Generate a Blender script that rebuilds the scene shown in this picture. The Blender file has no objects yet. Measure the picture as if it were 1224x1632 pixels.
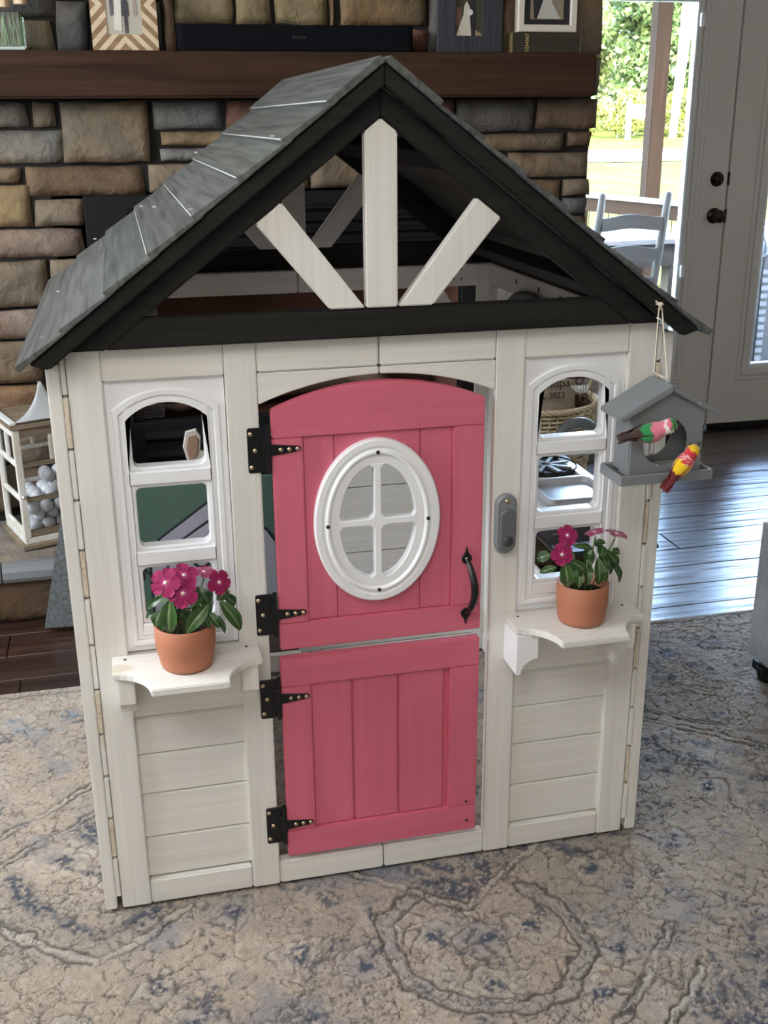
import bpy, bmesh, math, random
import numpy as np
from mathutils import Vector, Matrix, noise as mnoise
from mathutils.geometry import tessellate_polygon
random.seed(7)
rng = np.random.default_rng(5)
SC = bpy.context.scene
COL = SC.collection
PI = math.pi

# ------------------------------------------------------------------ camera
def make_camera():
    yaw, pitch, roll = 0.2286, 0.3431, -0.0080
    cy, sy, cp, sp = math.cos(yaw), math.sin(yaw), math.cos(pitch), math.sin(pitch)
    fwd = Vector((sy*cp, cy*cp, -sp)); right = Vector((cy, -sy, 0)); up = right.cross(fwd)
    cr, sr = math.cos(roll), math.sin(roll)
    r2 = right*cr + up*sr; u2 = up*cr - right*sr
    m = Matrix((r2, u2, -fwd)).transposed().to_4x4()
    m.translation = Vector((-0.4197, -1.8298, 1.4595))
    cam = bpy.data.cameras.new('camera'); o = bpy.data.objects.new('camera', cam)
    COL.objects.link(o); o.matrix_world = m
    cam.sensor_fit = 'VERTICAL'; cam.sensor_height = 36.0; cam.lens = 1748.9*36/1632
    cam.clip_start = 0.02; cam.clip_end = 300
    SC.camera = o
make_camera()

# ------------------------------------------------------------------ world, sun, lamps, exposure
SC.view_settings.view_transform = 'Standard'
SC.view_settings.look = 'None'
SC.view_settings.gamma = 1.0
SC.view_settings.use_curve_mapping = False
SC.view_settings.exposure = 0.62
SC.cycles.max_bounces = 14; SC.cycles.diffuse_bounces = 9; SC.cycles.transparent_max_bounces = 16
w = bpy.data.worlds.new('world'); SC.world = w; w.use_nodes = True
nt = w.node_tree; nt.nodes.clear()
sky = nt.nodes.new('ShaderNodeTexSky'); sky.sky_type = 'NISHITA'; sky.sun_disc = False
sky.sun_elevation = math.radians(50); sky.sun_rotation = math.radians(200); sky.air_density = 1.2; sky.dust_density = 2.5
bg = nt.nodes.new('ShaderNodeBackground'); bg.inputs['Strength'].default_value = 7.8
out = nt.nodes.new('ShaderNodeOutputWorld')
nt.links.new(sky.outputs[0], bg.inputs['Color']); nt.links.new(bg.outputs[0], out.inputs['Surface'])

def lamp(name, kind, loc, target, energy, color, size=None, size_y=None, angle=None):
    l = bpy.data.lights.new(name, kind); l.energy = energy; l.color = color
    if size:
        l.shape = 'RECTANGLE'; l.size = size; l.size_y = size_y or size
    if angle is not None: l.angle = angle
    o = bpy.data.objects.new(name, l); COL.objects.link(o); o.location = loc
    o.rotation_euler = (Vector(target)-Vector(loc)).to_track_quat('-Z', 'Y').to_euler()
    return o
lamp('sun', 'SUN', (-6, -12, 20), (6, 22, 0), 2.8, (1.0, 0.94, 0.82), angle=0.02)
# daylight through the window of the left wall and the window behind the camera
lamp('left_window_daylight', 'AREA', (-2.97, 0.25, 1.7), (0, 0.45, 0.8), 160, (0.88, 0.94, 1.0), 2.4, 1.6)
lamp('front_window_daylight', 'AREA', (-1.3, -4.30, 1.95), (-0.1, 0, 1.0), 27, (1.0, 0.95, 0.88), 2.4, 1.5)
lamp('ceiling_light', 'AREA', (-0.7, -1.35, 2.70), (-0.25, 0.0, 0.9), 22, (1.0, 0.95, 0.88), 1.2, 1.2)

# ------------------------------------------------------------------ geometry helpers
ORG = {}
class G:
    def __init__(s): s.v = []; s.f = []; s.uv = None
    def add(s, verts, faces):
        n = len(s.v); s.v.extend([tuple(p) for p in verts]); s.f.extend([tuple(i+n for i in f) for f in faces]); return s
    def box(s, x0, x1, y0, y1, z0, z1):
        v = [(x0,y0,z0),(x1,y0,z0),(x1,y1,z0),(x0,y1,z0),(x0,y0,z1),(x1,y0,z1),(x1,y1,z1),(x0,y1,z1)]
        return s.add(v, [(0,3,2,1),(4,5,6,7),(0,1,5,4),(1,2,6,5),(2,3,7,6),(3,0,4,7)])
    def prism(s, poly, a, b, axis='y'):
        n = len(poly)
        def P(u, w, t):
            return (u, t, w) if axis == 'y' else ((t, u, w) if axis == 'x' else (u, w, t))
        v = [P(u, w, a) for u, w in poly] + [P(u, w, b) for u, w in poly]
        f = [tuple(range(n)), tuple(range(2*n-1, n-1, -1))] + [((i+1)%n, i, n+i, n+(i+1)%n) for i in range(n)]
        return s.add(v, f)
    def tube(s, pts, r, seg=8, caps=True):
        pts = [Vector(p) for p in pts]; n = len(pts)
        rs = r if isinstance(r, (list, tuple)) else [r]*n
        rings = []; prev = None
        for i, p in enumerate(pts):
            t = (pts[min(i+1, n-1)] - pts[max(i-1, 0)]).normalized()
            a = prev if prev is not None else (Vector((0,0,1)) if abs(t.z) < .9 else Vector((1,0,0)))
            a = (a - t*a.dot(t)).normalized(); prev = a; b = t.cross(a)
            rings.append([p + (a*math.cos(2*PI*k/seg) + b*math.sin(2*PI*k/seg))*rs[i] for k in range(seg)])
        v = [q for ring in rings for q in ring]; f = []
        for i in range(n-1):
            for k in range(seg):
                f.append((i*seg+k, i*seg+(k+1)%seg, (i+1)*seg+(k+1)%seg, (i+1)*seg+k))
        if caps: f.append(tuple(range(seg-1, -1, -1))); f.append(tuple((n-1)*seg+k for k in range(seg)))
        return s.add(v, f)
    def lathe(s, prof, c=(0,0,0), seg=32, axis='z'):
        v = []; f = []
        for r, h in prof:
            for k in range(seg):
                a = 2*PI*k/seg; x, y = r*math.cos(a), r*math.sin(a)
                q = (x, y, h) if axis == 'z' else ((x, h, y) if axis == 'y' else (h, x, y))
                v.append((c[0]+q[0], c[1]+q[1], c[2]+q[2]))
        for i in range(len(prof)-1):
            for k in range(seg):
                f.append((i*seg+k, i*seg+(k+1)%seg, (i+1)*seg+(k+1)%seg, (i+1)*seg+k))
        return s.add(v, f)
    def sphere(s, c, r, u=14, v=9, sc=(1,1,1)):
        prof = [(max(1e-5, math.sin(PI*i/v))*r, -math.cos(PI*i/v)*r) for i in range(v+1)]
        g = G().lathe(prof, (0,0,0), u)
        return s.add([(c[0]+p[0]*sc[0], c[1]+p[1]*sc[1], c[2]+p[2]*sc[2]) for p in g.v], g.f)
    def plate(s, loops, y0, y1, ch=0.0):
        """flat plate in XZ with holes; y0 faces the viewer; ch = chamfer of the front edges"""
        def area(l): return sum(l[i][0]*l[(i+1)%len(l)][1]-l[(i+1)%len(l)][0]*l[i][1] for i in range(len(l)))
        L = []
        for i, l in enumerate(loops):
            a = area(l)
            if (i == 0) == (a < 0): l = l[::-1]
            L.append(l)
        ins = []
        for l in L:
            n = len(l); o = []
            for i in range(n):
                p, q, r = Vector(l[i-1]), Vector(l[i]), Vector(l[(i+1)%n])
                d1 = (q-p).normalized(); d2 = (r-q).normalized()
                n1 = Vector((-d1.y, d1.x)); n2 = Vector((-d2.y, d2.x)); m = n1+n2
                k = ch/max(.35, (m.length_squared/2)) if m.length > 1e-6 else 0
                o.append((q.x+m.x*k*1.0, q.y+m.y*k*1.0))
            ins.append(o)
        if len(L) == 2 and len(L[0]) == len(L[1]):
            n = len(L[0]); rev = (L[0] is not loops[0]) != (L[1] is not loops[1]); h = lambda i: n+(n-1-i%n if rev else i%n)
            tess = []
            for i in range(n): tess += [(i, (i+1)%n, h(i+1)), (i, h(i+1), h(i))]
        else: tess = tessellate_polygon([[Vector((x, z, 0)) for x, z in l] for l in L])
        fr = [p for l in (ins if ch else L) for p in l]; full = [p for l in L for p in l]; N = len(full)
        v = [(x, y0, z) for x, z in fr] + [(x, y0+ch, z) for x, z in full] + [(x, y1, z) for x, z in full]
        f = [tuple(t) for t in tess] + [tuple(i+2*N for i in reversed(t)) for t in tess]
        st = 0
        for l in L:
            n = len(l)
            for i in range(n):
                a, b = st+i, st+(i+1)%n
                if ch: f.append((a, b, b+N, a+N))
                f.append((a+N, b+N, b+2*N, a+2*N))
            st += n
        return s.add(v, f)
    def xf(s, M):
        s.v = [tuple(M @ Vector(p)) for p in s.v]; return s
    def rock(s, x0, x1, y0, y1, z0, z1, rnd=.012, amp=.008, seed=0, nx=None, nz=None):
        """rough-faced block: front face (y0) is a displaced grid with rounded shoulders"""
        nx = nx or max(4, min(16, int((x1-x0)/.02))); nz = nz or max(4, min(12, int((z1-z0)/.02)))
        v = []; f = []; R = random.Random(seed); jx = [R.uniform(-.006, .006) for _ in range(4)]
        for j in range(nz+1):
            for i in range(nx+1):
                u, w = i/nx, j/nz
                x = x0+(x1-x0)*u; z = z0+(z1-z0)*w
                x += (jx[0]*(1-w)+jx[1]*w)*(1 if u < .5 else 0) + (jx[2]*(1-w)+jx[3]*w)*(1 if u > .5 else 0)
                e = min(u*(x1-x0), (1-u)*(x1-x0), w*(z1-z0), (1-w)*(z1-z0))
                nn = mnoise.fractal(Vector((x*9+seed*3.7, z*11, seed*1.3)), 1.0, 2.0, 4)
                n2 = mnoise.noise(Vector((x*3.1, z*3.7, seed*9.1)))
                edge = 1-min(1, e/rnd); y = y0+amp*.4 + nn*amp + n2*amp*.8 + edge*edge*.016
                wob = mnoise.noise(Vector((x*14, z*14, seed+.5)))*.004
                if i in (0, nx): x += wob
                if j in (0, nz): z += wob
                v.append((x, y, z))
        for j in range(nz):
            for i in range(nx):
                a = j*(nx+1)+i; f.append((a, a+1, a+nx+2, a+nx+1))
        n = len(v)
        ring = [i for i in range(nx+1)] + [j*(nx+1)+nx for j in range(1, nz+1)] + [nz*(nx+1)+i for i in range(nx-1, -1, -1)] + [j*(nx+1) for j in range(nz-1, 0, -1)]
        for k in ring: v.append((v[k][0], y1, v[k][2]))
        m = len(ring)
        for k in range(m): f.append((ring[k], n+k, n+(k+1)%m, ring[(k+1)%m]))
        f.append(tuple(n+k for k in range(m-1, -1, -1)))
        return s.add(v, f)

def mesh_obj(name, g, mat, parent=None, bevel=0.0, smooth=False, seg=2, local=False, fix=True, color=None):
    org = Vector((0,0,0)) if (local or parent is None) else ORG.get(parent.name, Vector((0,0,0)))
    me = bpy.data.meshes.new(name)
    me.from_pydata([(p[0]-org.x, p[1]-org.y, p[2]-org.z) for p in g.v], [], g.f)
    if fix or bevel:
        bm = bmesh.new(); bm.from_mesh(me)
        if fix: bmesh.ops.recalc_face_normals(bm, faces=bm.faces)
        if bevel:
            es = [e for e in bm.edges if len(e.link_faces) == 2 and e.calc_face_angle(0) > .6]
            bmesh.ops.bevel(bm, geom=es, offset=bevel, segments=seg, affect='EDGES', clamp_overlap=True)
        bm.to_mesh(me); bm.free()
    if smooth: me.polygons.foreach_set('use_smooth', [True]*len(me.polygons))
    me.materials.append(mat)
    o = bpy.data.objects.new(name, me); COL.objects.link(o)
    if color: o.color = (*color, 1)
    if parent is not None:
        o.parent = parent; ORG[o.name] = org
    return o
def tag(o, label, cat, group=None):
    o['label'] = label; o['category'] = cat
    if group: o['group'] = group
    return o
def thing(name, label, cat, loc=(0,0,0), rz=0, group=None):
    o = bpy.data.objects.new(name, None); COL.objects.link(o); o.empty_display_size = .05
    o.location = loc; o.rotation_euler = (0,0,rz); ORG[o.name] = Vector(loc)
    return tag(o, label, cat, group)
def struct(o): o['kind'] = 'structure'; return o
def sub(o, label): o['label'] = label; return o
def text(name, body, size, M, mat, parent, depth=.0006, align='CENTER'):
    cu = bpy.data.curves.new(name, 'FONT'); cu.body = body; cu.size = size; cu.extrude = depth; cu.align_x = align
    t = bpy.data.objects.new(name, cu); COL.objects.link(t)
    dg = bpy.context.evaluated_depsgraph_get()
    me = bpy.data.meshes.new_from_object(t.evaluated_get(dg)); bpy.data.objects.remove(t); bpy.data.curves.remove(cu)
    g = G(); g.add([v.co[:] for v in me.vertices], [tuple(p.vertices) for p in me.polygons]); bpy.data.meshes.remove(me)
    g.xf(M)
    return mesh_obj(name, g, mat, parent, fix=False)
def front_M(x, y, z, rx=0):     # text facing -y at x,y,z
    return Matrix.Translation((x, y, z)) @ Matrix.Rotation(PI/2+rx, 4, 'X')
def ell(cx, cz, a, b, n=48): return [(cx+a*math.cos(2*PI*k/n), cz+b*math.sin(2*PI*k/n)) for k in range(n)]
def rrect(x0, x1, z0, z1, r, n=4):
    o = []
    for (cx, cz, a0) in ((x1-r, z0+r, -PI/2), (x1-r, z1-r, 0), (x0+r, z1-r, PI/2), (x0+r, z0+r, PI)):
        for k in range(n+1):
            a = a0+PI/2*k/n; o.append((cx+r*math.cos(a), cz+r*math.sin(a)))
    return o
def archrect(x0, x1, z0, zs, zt, r=0.0, n=14):   # springing at zs, crown at zt
    cx = (x0+x1)/2; h = (x1-x0)/2; s = zt-zs; R = (h*h+s*s)/(2*s); o = []
    if r:
        for (ccx, ccz, a0) in ((x0+r, z0+r, PI), (x1-r, z0+r, -PI/2)):
            for k in range(5):
                a = a0+PI/2*k/4; o.append((ccx+r*math.cos(a), ccz+r*math.sin(a)))
    else: o += [(x0, z0), (x1, z0)]
    for k in range(n+1):
        x = x1+(x0-x1)*k/n; o.append((x, zt-R+math.sqrt(max(0, R*R-(x-cx)**2))))
    return o

# ------------------------------------------------------------------ materials
def new_mat(name):
    m = bpy.data.materials.new(name); m.use_nodes = True
    t = m.node_tree; b = t.nodes['Principled BSDF']; return m, t, b
def N(t, kind, **kw):
    n = t.nodes.new(kind)
    for k, v in kw.items():
        if k.startswith('i_'): n.inputs[k[2:].replace('_', ' ')].default_value = v
        else: setattr(n, k, v)
    return n
def ramp(t, stops, fac):
    r = t.nodes.new('ShaderNodeValToRGB'); e = r.color_ramp.elements
    while len(e) < len(stops): e.new(.5)
    for k, (p, c) in enumerate(stops):
        e[k].position = p; e[k].color = (*c, 1) if len(c) == 3 else c
    t.links.new(fac, r.inputs['Fac']); return r
def plain(name, c, rough=.5, metal=0.0, spec=.5, bump=0, bscale=200, coat=0):
    m, t, b = new_mat(name)
    b.inputs['Base Color'].default_value = (*c, 1); b.inputs['Roughness'].default_value = rough
    b.inputs['Metallic'].default_value = metal; b.inputs['Specular IOR Level'].default_value = spec
    b.inputs['Coat Weight'].default_value = coat
    if bump:
        tc = N(t, 'ShaderNodeTexCoord'); n = N(t, 'ShaderNodeTexNoise'); n.inputs['Scale'].default_value = bscale; n.inputs['Detail'].default_value = 4
        bu = N(t, 'ShaderNodeBump'); bu.inputs['Strength'].default_value = bump; bu.inputs['Distance'].default_value = .002
        t.links.new(tc.outputs['Object'], n.inputs['Vector']); t.links.new(n.outputs['Fac'], bu.inputs['Height']); t.links.new(bu.outputs[0], b.inputs['Normal'])
    return m
def wood(name, c1, c2, axis='x', fine=90, rough=.55, bump=.25, spec=.4, knots=None, objcol=False, long=2.0):
    m, t, b = new_mat(name); L = t.links.new
    tc = N(t, 'ShaderNodeTexCoord'); oi = N(t, 'ShaderNodeObjectInfo')
    ad = N(t, 'ShaderNodeVectorMath', operation='ADD'); mu = N(t, 'ShaderNodeVectorMath', operation='SCALE'); 
    cmb = N(t, 'ShaderNodeCombineXYZ'); L(oi.outputs['Random'], cmb.inputs[0]); L(oi.outputs['Random'], cmb.inputs[1]); L(oi.outputs['Random'], cmb.inputs[2])
    mu.inputs['Scale'].default_value = 37.0; L(cmb.outputs[0], mu.inputs[0]); L(tc.outputs['Object'], ad.inputs[0]); L(mu.outputs[0], ad.inputs[1])
    mp = N(t, 'ShaderNodeMapping'); sc = {'x': (long, fine, fine), 'y': (fine, long, fine), 'z': (fine, fine, long)}[axis]
    mp.inputs['Scale'].default_value = sc; L(ad.outputs[0], mp.inputs['Vector'])
    n = N(t, 'ShaderNodeTexNoise'); n.inputs['Scale'].default_value = 1; n.inputs['Detail'].default_value = 6; n.inputs['Roughness'].default_value = .62; n.inputs['Distortion'].default_value = .4
    L(mp.outputs[0], n.inputs['Vector'])
    r = ramp(t, [(.32, c1), (.68, c2)], n.outputs['Fac']); col = r.outputs[0]
    n2 = N(t, 'ShaderNodeTexNoise'); n2.inputs['Scale'].default_value = 5; n2.inputs['Detail'].default_value = 3; L(ad.outputs[0], n2.inputs['Vector'])
    mx = N(t, 'ShaderNodeMix', data_type='RGBA', blend_type='MULTIPLY'); mx.inputs['Factor'].default_value = .5
    r2 = ramp(t, [(.3, (.86, .85, .83)), (.7, (1, 1, 1))], n2.outputs['Fac']); L(col, mx.inputs[6]); L(r2.outputs[0], mx.inputs[7]); col = mx.outputs[2]
    if knots:
        mk = N(t, 'ShaderNodeMapping'); mk.inputs['Scale'].default_value = {'x': (.55, 1, 1), 'y': (1, .55, 1), 'z': (1, 1, .55)}[axis]; L(ad.outputs[0], mk.inputs['Vector'])
        vo = N(t, 'ShaderNodeTexVoronoi'); vo.inputs['Scale'].default_value = 5.5; L(mk.outputs[0], vo.inputs['Vector'])
        rk = ramp(t, [(.02, (1, 1, 1)), (.06, (.35, .35, .35)), (.085, (.7, .7, .7)), (.13, (0, 0, 0))], vo.outputs['Distance'])
        m2 = N(t, 'ShaderNodeMix', data_type='RGBA'); L(rk.outputs[0], m2.inputs[0]); L(col, m2.inputs[6]); m2.inputs[7].default_value = (*knots, 1); col = m2.outputs[2]
    if objcol:
        m3 = N(t, 'ShaderNodeMix', data_type='RGBA', blend_type='MULTIPLY'); m3.inputs['Factor'].default_value = 1; L(col, m3.inputs[6]); L(oi.outputs['Color'], m3.inputs[7]); col = m3.outputs[2]
    L(col, b.inputs['Base Color']); b.inputs['Roughness'].default_value = rough; b.inputs['Specular IOR Level'].default_value = spec
    if bump:
        bu = N(t, 'ShaderNodeBump'); bu.inputs['Strength'].default_value = bump; bu.inputs['Distance'].default_value = .0015
        L(n.outputs['Fac'], bu.inputs['Height']); L(bu.outputs[0], b.inputs['Normal'])
    return m
def glass(name, tint=(1,1,1), refl=1.0):
    m, t, b = new_mat(name); t.nodes.remove(b); L = t.links.new
    tr = N(t, 'ShaderNodeBsdfTransparent'); tr.inputs['Color'].default_value = (*tint, 1)
    gl = N(t, 'ShaderNodeBsdfGlossy'); gl.inputs['Roughness'].default_value = .02
    fr = N(t, 'ShaderNodeFresnel'); fr.inputs['IOR'].default_value = 1.45
    mx = N(t, 'ShaderNodeMixShader'); L(fr.outputs[0], mx.inputs[0]); L(tr.outputs[0], mx.inputs[1]); L(gl.outputs[0], mx.inputs[2])
    L(mx.outputs[0], t.nodes['Material Output'].inputs['Surface']); return m
def attr_mat(name, attr='col', rough=.8, spec=.2, bump=0, bscale=300, sheen=0):
    m, t, b = new_mat(name); L = t.links.new
    a = N(t, 'ShaderNodeAttribute', attribute_name=attr); L(a.outputs['Color'], b.inputs['Base Color'])
    b.inputs['Roughness'].default_value = rough; b.inputs['Specular IOR Level'].default_value = spec; b.inputs['Sheen Weight'].default_value = sheen
    if bump:
        tc = N(t, 'ShaderNodeTexCoord'); n = N(t, 'ShaderNodeTexNoise'); n.inputs['Scale'].default_value = bscale; n.inputs['Detail'].default_value = 3
        bu = N(t, 'ShaderNodeBump'); bu.inputs['Strength'].default_value = bump; bu.inputs['Distance'].default_value = .003
        L(tc.outputs['Object'], n.inputs['Vector']); L(n.outputs['Fac'], bu.inputs['Height']); L(bu.outputs[0], b.inputs['Normal'])
    return m
def set_cols(o, cols, attr='col'):
    a = o.data.color_attributes.new(attr, 'FLOAT_COLOR', 'POINT')
    c = np.ones((len(o.data.vertices), 4), np.float32); c[:, :3] = cols; a.data.foreach_set('color', c.ravel())

CR1, CR2, KN = (.71, .695, .655), (.80, .785, .745), (.52, .43, .29)
M = {}
M['white_x'] = wood('white_stain_x', CR1, CR2, 'x', 85, .5, .2, knots=KN)
M['white_z'] = wood('white_stain_z', CR1, CR2, 'z', 85, .5, .2, knots=KN)
M['white_y'] = wood('white_stain_y', CR1, CR2, 'y', 85, .5, .2, knots=KN)
M['raw_end'] = wood('raw_board_end', (.52, .43, .30), (.76, .70, .59), 'y', 120, .7, .3)
M['black_x'] = wood('black_paint_x', (.010, .010, .009), (.018, .018, .016), 'x', 80, .6, .35, .2)
M['slate'] = wood('charcoal_stain', (.045, .049, .046), (.125, .132, .127), 'y', 85, .42, .6, .5, objcol=True, long=3)
M['plastic'] = plain('white_plastic', (.84, .85, .87), .36)
M['pink'] = wood('pink_paint', (.61, .135, .200), (.67, .155, .225), 'z', 60, .5, .22)
M['pink_x'] = wood('pink_paint_x', (.61, .135, .200), (.67, .155, .225), 'x', 60, .5, .22)
M['iron'] = plain('black_iron', (.008, .008, .009), .35, .2, bump=.15, bscale=400)
M['brass'] = plain('brass_screw', (.62, .50, .33), .3, 1.0)
M['dark'] = plain('dark_hole', (.012, .01, .008), .8)
M['greyplas'] = plain('grey_plastic', (.20, .215, .225), .38)
M['dkplas'] = plain('dark_grey_plastic', (.05, .055, .06), .4)
M['sink'] = plain('white_grey_plastic', (.62, .62, .64), .3)
M['terra'] = plain('terracotta', (.42, .16, .085), .6, bump=.12, bscale=150)
M['soil'] = plain('soil', (.012, .009, .007), .95, bump=1, bscale=120)
M['bronze'] = plain('oiled_bronze', (.03, .022, .016), .28, .7)
M['paint'] = plain('warm_white_door_paint', (.62, .575, .52), .4)
M['wall'] = plain('wall_paint', (.55, .53, .50), .8)
M['ceil'] = plain('ceiling_paint', (.75, .74, .72), .9)
M['glass'] = glass('window_glass')
M['black'] = plain('black_metal', (.008, .008, .009), .6, spec=.2, bump=.1)
M['blackgl'] = plain('black_fabric_grille', (.004, .0045, .006), .9, spec=.1)
M['text_dk'] = plain('dark_print', (.03, .025, .02), .7)
M['gold'] = plain('gold_print', (.55, .40, .16), .5)

def stone_mat():
    m, t, b = new_mat('rough_stone'); L = t.links.new
    tc = N(t, 'ShaderNodeTexCoord'); oi = N(t, 'ShaderNodeObjectInfo')
    n = N(t, 'ShaderNodeTexNoise'); n.inputs['Scale'].default_value = 7; n.inputs['Detail'].default_value = 8; n.inputs['Roughness'].default_value = .68; n.inputs['Distortion'].default_value = 1.2
    L(tc.outputs['Object'], n.inputs['Vector'])
    r = ramp(t, [(.25, (.45, .42, .40)), (.5, (.95, .95, .95)), (.62, (1.15, 1.12, 1.05)), (.8, (1.7, 1.62, 1.5))], n.outputs['Fac'])
    n3 = N(t, 'ShaderNodeTexNoise'); n3.inputs['Scale'].default_value = 2.5; n3.inputs['Detail'].default_value = 2; L(tc.outputs['Object'], n3.inputs['Vector'])
    r3 = ramp(t, [(.35, (1.12, .96, .8)), (.65, (.9, 1.0, 1.06))], n3.outputs['Fac'])
    m1 = N(t, 'ShaderNodeMix', data_type='RGBA', blend_type='MULTIPLY'); m1.inputs[0].default_value = 1; L(r.outputs[0], m1.inputs[6]); L(oi.outputs['Color'], m1.inputs[7])
    m2 = N(t, 'ShaderNodeMix', data_type='RGBA', blend_type='MULTIPLY'); m2.inputs[0].default_value = .8; L(m1.outputs[2], m2.inputs[6]); L(r3.outputs[0], m2.inputs[7])
    L(m2.outputs[2], b.inputs['Base Color']); b.inputs['Roughness'].default_value = .75; b.inputs['Specular IOR Level'].default_value = .3
    n2 = N(t, 'ShaderNodeTexNoise'); n2.inputs['Scale'].default_value = 28; n2.inputs['Detail'].default_value = 7; n2.inputs['Distortion'].default_value = .8; L(tc.outputs['Object'], n2.inputs['Vector'])
    bu = N(t, 'ShaderNodeBump'); bu.inputs['Strength'].default_value = .7; bu.inputs['Distance'].default_value = .012; L(n2.outputs['Fac'], bu.inputs['Height']); L(bu.outputs[0], b.inputs['Normal'])
    return m
M['stone'] = stone_mat()
M['mantel'] = wood('dark_stained_mantel', (.024, .012, .0065), (.060, .030, .017), 'x', 28, .65, .5, spec=.12, knots=(.006, .004, .003), long=1.2)
M['mortar'] = plain('dark_joint', (.012, .010, .008), .95)

def floor_mat():
    m, t, b = new_mat('dark_hand_scraped_wood'); L = t.links.new
    tc = N(t, 'ShaderNodeTexCoord'); oi = N(t, 'ShaderNodeObjectInfo')
    mp = N(t, 'ShaderNodeMapping'); mp.inputs['Scale'].default_value = (1.6, 30, 1); L(tc.outputs['Object'], mp.inputs['Vector'])
    n = N(t, 'ShaderNodeTexNoise'); n.inputs['Scale'].default_value = 1; n.inputs['Detail'].default_value = 6; L(mp.outputs[0], n.inputs['Vector'])
    r = ramp(t, [(.3, (.018, .008, .006)), (.7, (.055, .026, .018))], n.outputs['Fac'])
    mx = N(t, 'ShaderNodeMix', data_type='RGBA', blend_type='MULTIPLY'); mx.inputs[0].default_value = 1
    rr = ramp(t, [(0, (.6, .6, .6)), (1, (1.3, 1.3, 1.3))], oi.outputs['Random']); L(r.outputs[0], mx.inputs[6]); L(rr.outputs[0], mx.inputs[7]); L(mx.outputs[2], b.inputs['Base Color'])
    b.inputs['Roughness'].default_value = .33; b.inputs['Specular IOR Level'].default_value = .5; b.inputs['Coat Weight'].default_value = .35; b.inputs['Coat Roughness'].default_value = .25
    mp2 = N(t, 'ShaderNodeMapping'); mp2.inputs['Scale'].default_value = (1.3, 26, 1); L(tc.outputs['Object'], mp2.inputs['Vector'])
    n2 = N(t, 'ShaderNodeTexNoise'); n2.inputs['Scale'].default_value = 1; n2.inputs['Detail'].default_value = 2; L(mp2.outputs[0], n2.inputs['Vector'])
    bu = N(t, 'ShaderNodeBump'); bu.inputs['Strength'].default_value = .5; bu.inputs['Distance'].default_value = .01; L(n2.outputs['Fac'], bu.inputs['Height']); L(bu.outputs[0], b.inputs['Normal']); L(bu.outputs[0], b.inputs['Coat Normal'])
    return m
M['floor'] = floor_mat()

# ------------------------------------------------------------------ room shell
FX0, FX1, FY0, FY1, CH = -3.0, 4.0, -4.4, 2.90, 2.75
fl = struct(mesh_obj('floor', G().box(FX0, FX1, FY0, FY1+.12, -.12, -.008), M['mortar']))
PW = .15; k = 0; y = -.9+.005
proto = {}
while y < FY1:
    x = FX0 + random.uniform(-.9, 0)
    while x < FX1:
        Lp = random.choice([.9, 1.2, 1.5]); x1 = min(x+Lp, FX1); x0 = max(x, FX0)
        if x1-x0 > .05:
            mesh_obj('plank', G().box(x0+.001, x1-.001, y+.001, min(y+PW, FY1)-.001, -.008, 0), M['floor'], fl, bevel=.0025, seg=1)
        x += Lp
    y += PW
def wall_with_hole(name, axis, pos, th, a0, a1, h0, h1, z0, z1):
    g = G()
    def bx(u0, u1, za, zb):
        if axis == 'x': g.box(pos, pos+th, u0, u1, za, zb)
        else: g.box(u0, u1, pos, pos+th, za, zb)
    bx(a0, h0, 0, CH); bx(h1, a1, 0, CH)
    if z0 > 0: bx(h0, h1, 0, z0)
    bx(h0, h1, z1, CH)
    return struct(mesh_obj(name, g, M['wall']))
struct(mesh_obj('wall_left', G().box(FX0-.12, FX0, FY0, FY1+.12, 0, CH), M['wall']))
struct(mesh_obj('wall_front', G().box(FX0-.12, FX1+.12, FY0-.12, FY0, 0, CH), M['wall']))
struct(mesh_obj('wall_right', G().box(FX1, FX1+.12, FY0, FY1+.12, 0, CH), M['wall']))
DX0, DX1, DZ = 1.33, 3.30, 2.07
wall_with_hole('wall_back', 'y', FY1, .12, FX0-.12, FX1+.12, DX0, DX1, 0, DZ)
struct(mesh_obj('ceiling', G().box(FX0-.12, FX1+.12, FY0-.12, FY1+.12, CH, CH+.1), M['ceil']))
struct(mesh_obj('trim_1', G().box(DX0-.09, DX0, FY1-.018, FY1, 0, DZ+.09).box(DX1, DX1+.09, FY1-.018, FY1, 0, DZ+.09).box(DX0, DX1, FY1-.018, FY1, DZ, DZ+.09), M['paint'], bevel=.004))
struct(mesh_obj('baseboard_right', G().box(3.395, FX1, FY1-.016, FY1, 0, .11), M['paint'], bevel=.004))

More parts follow.
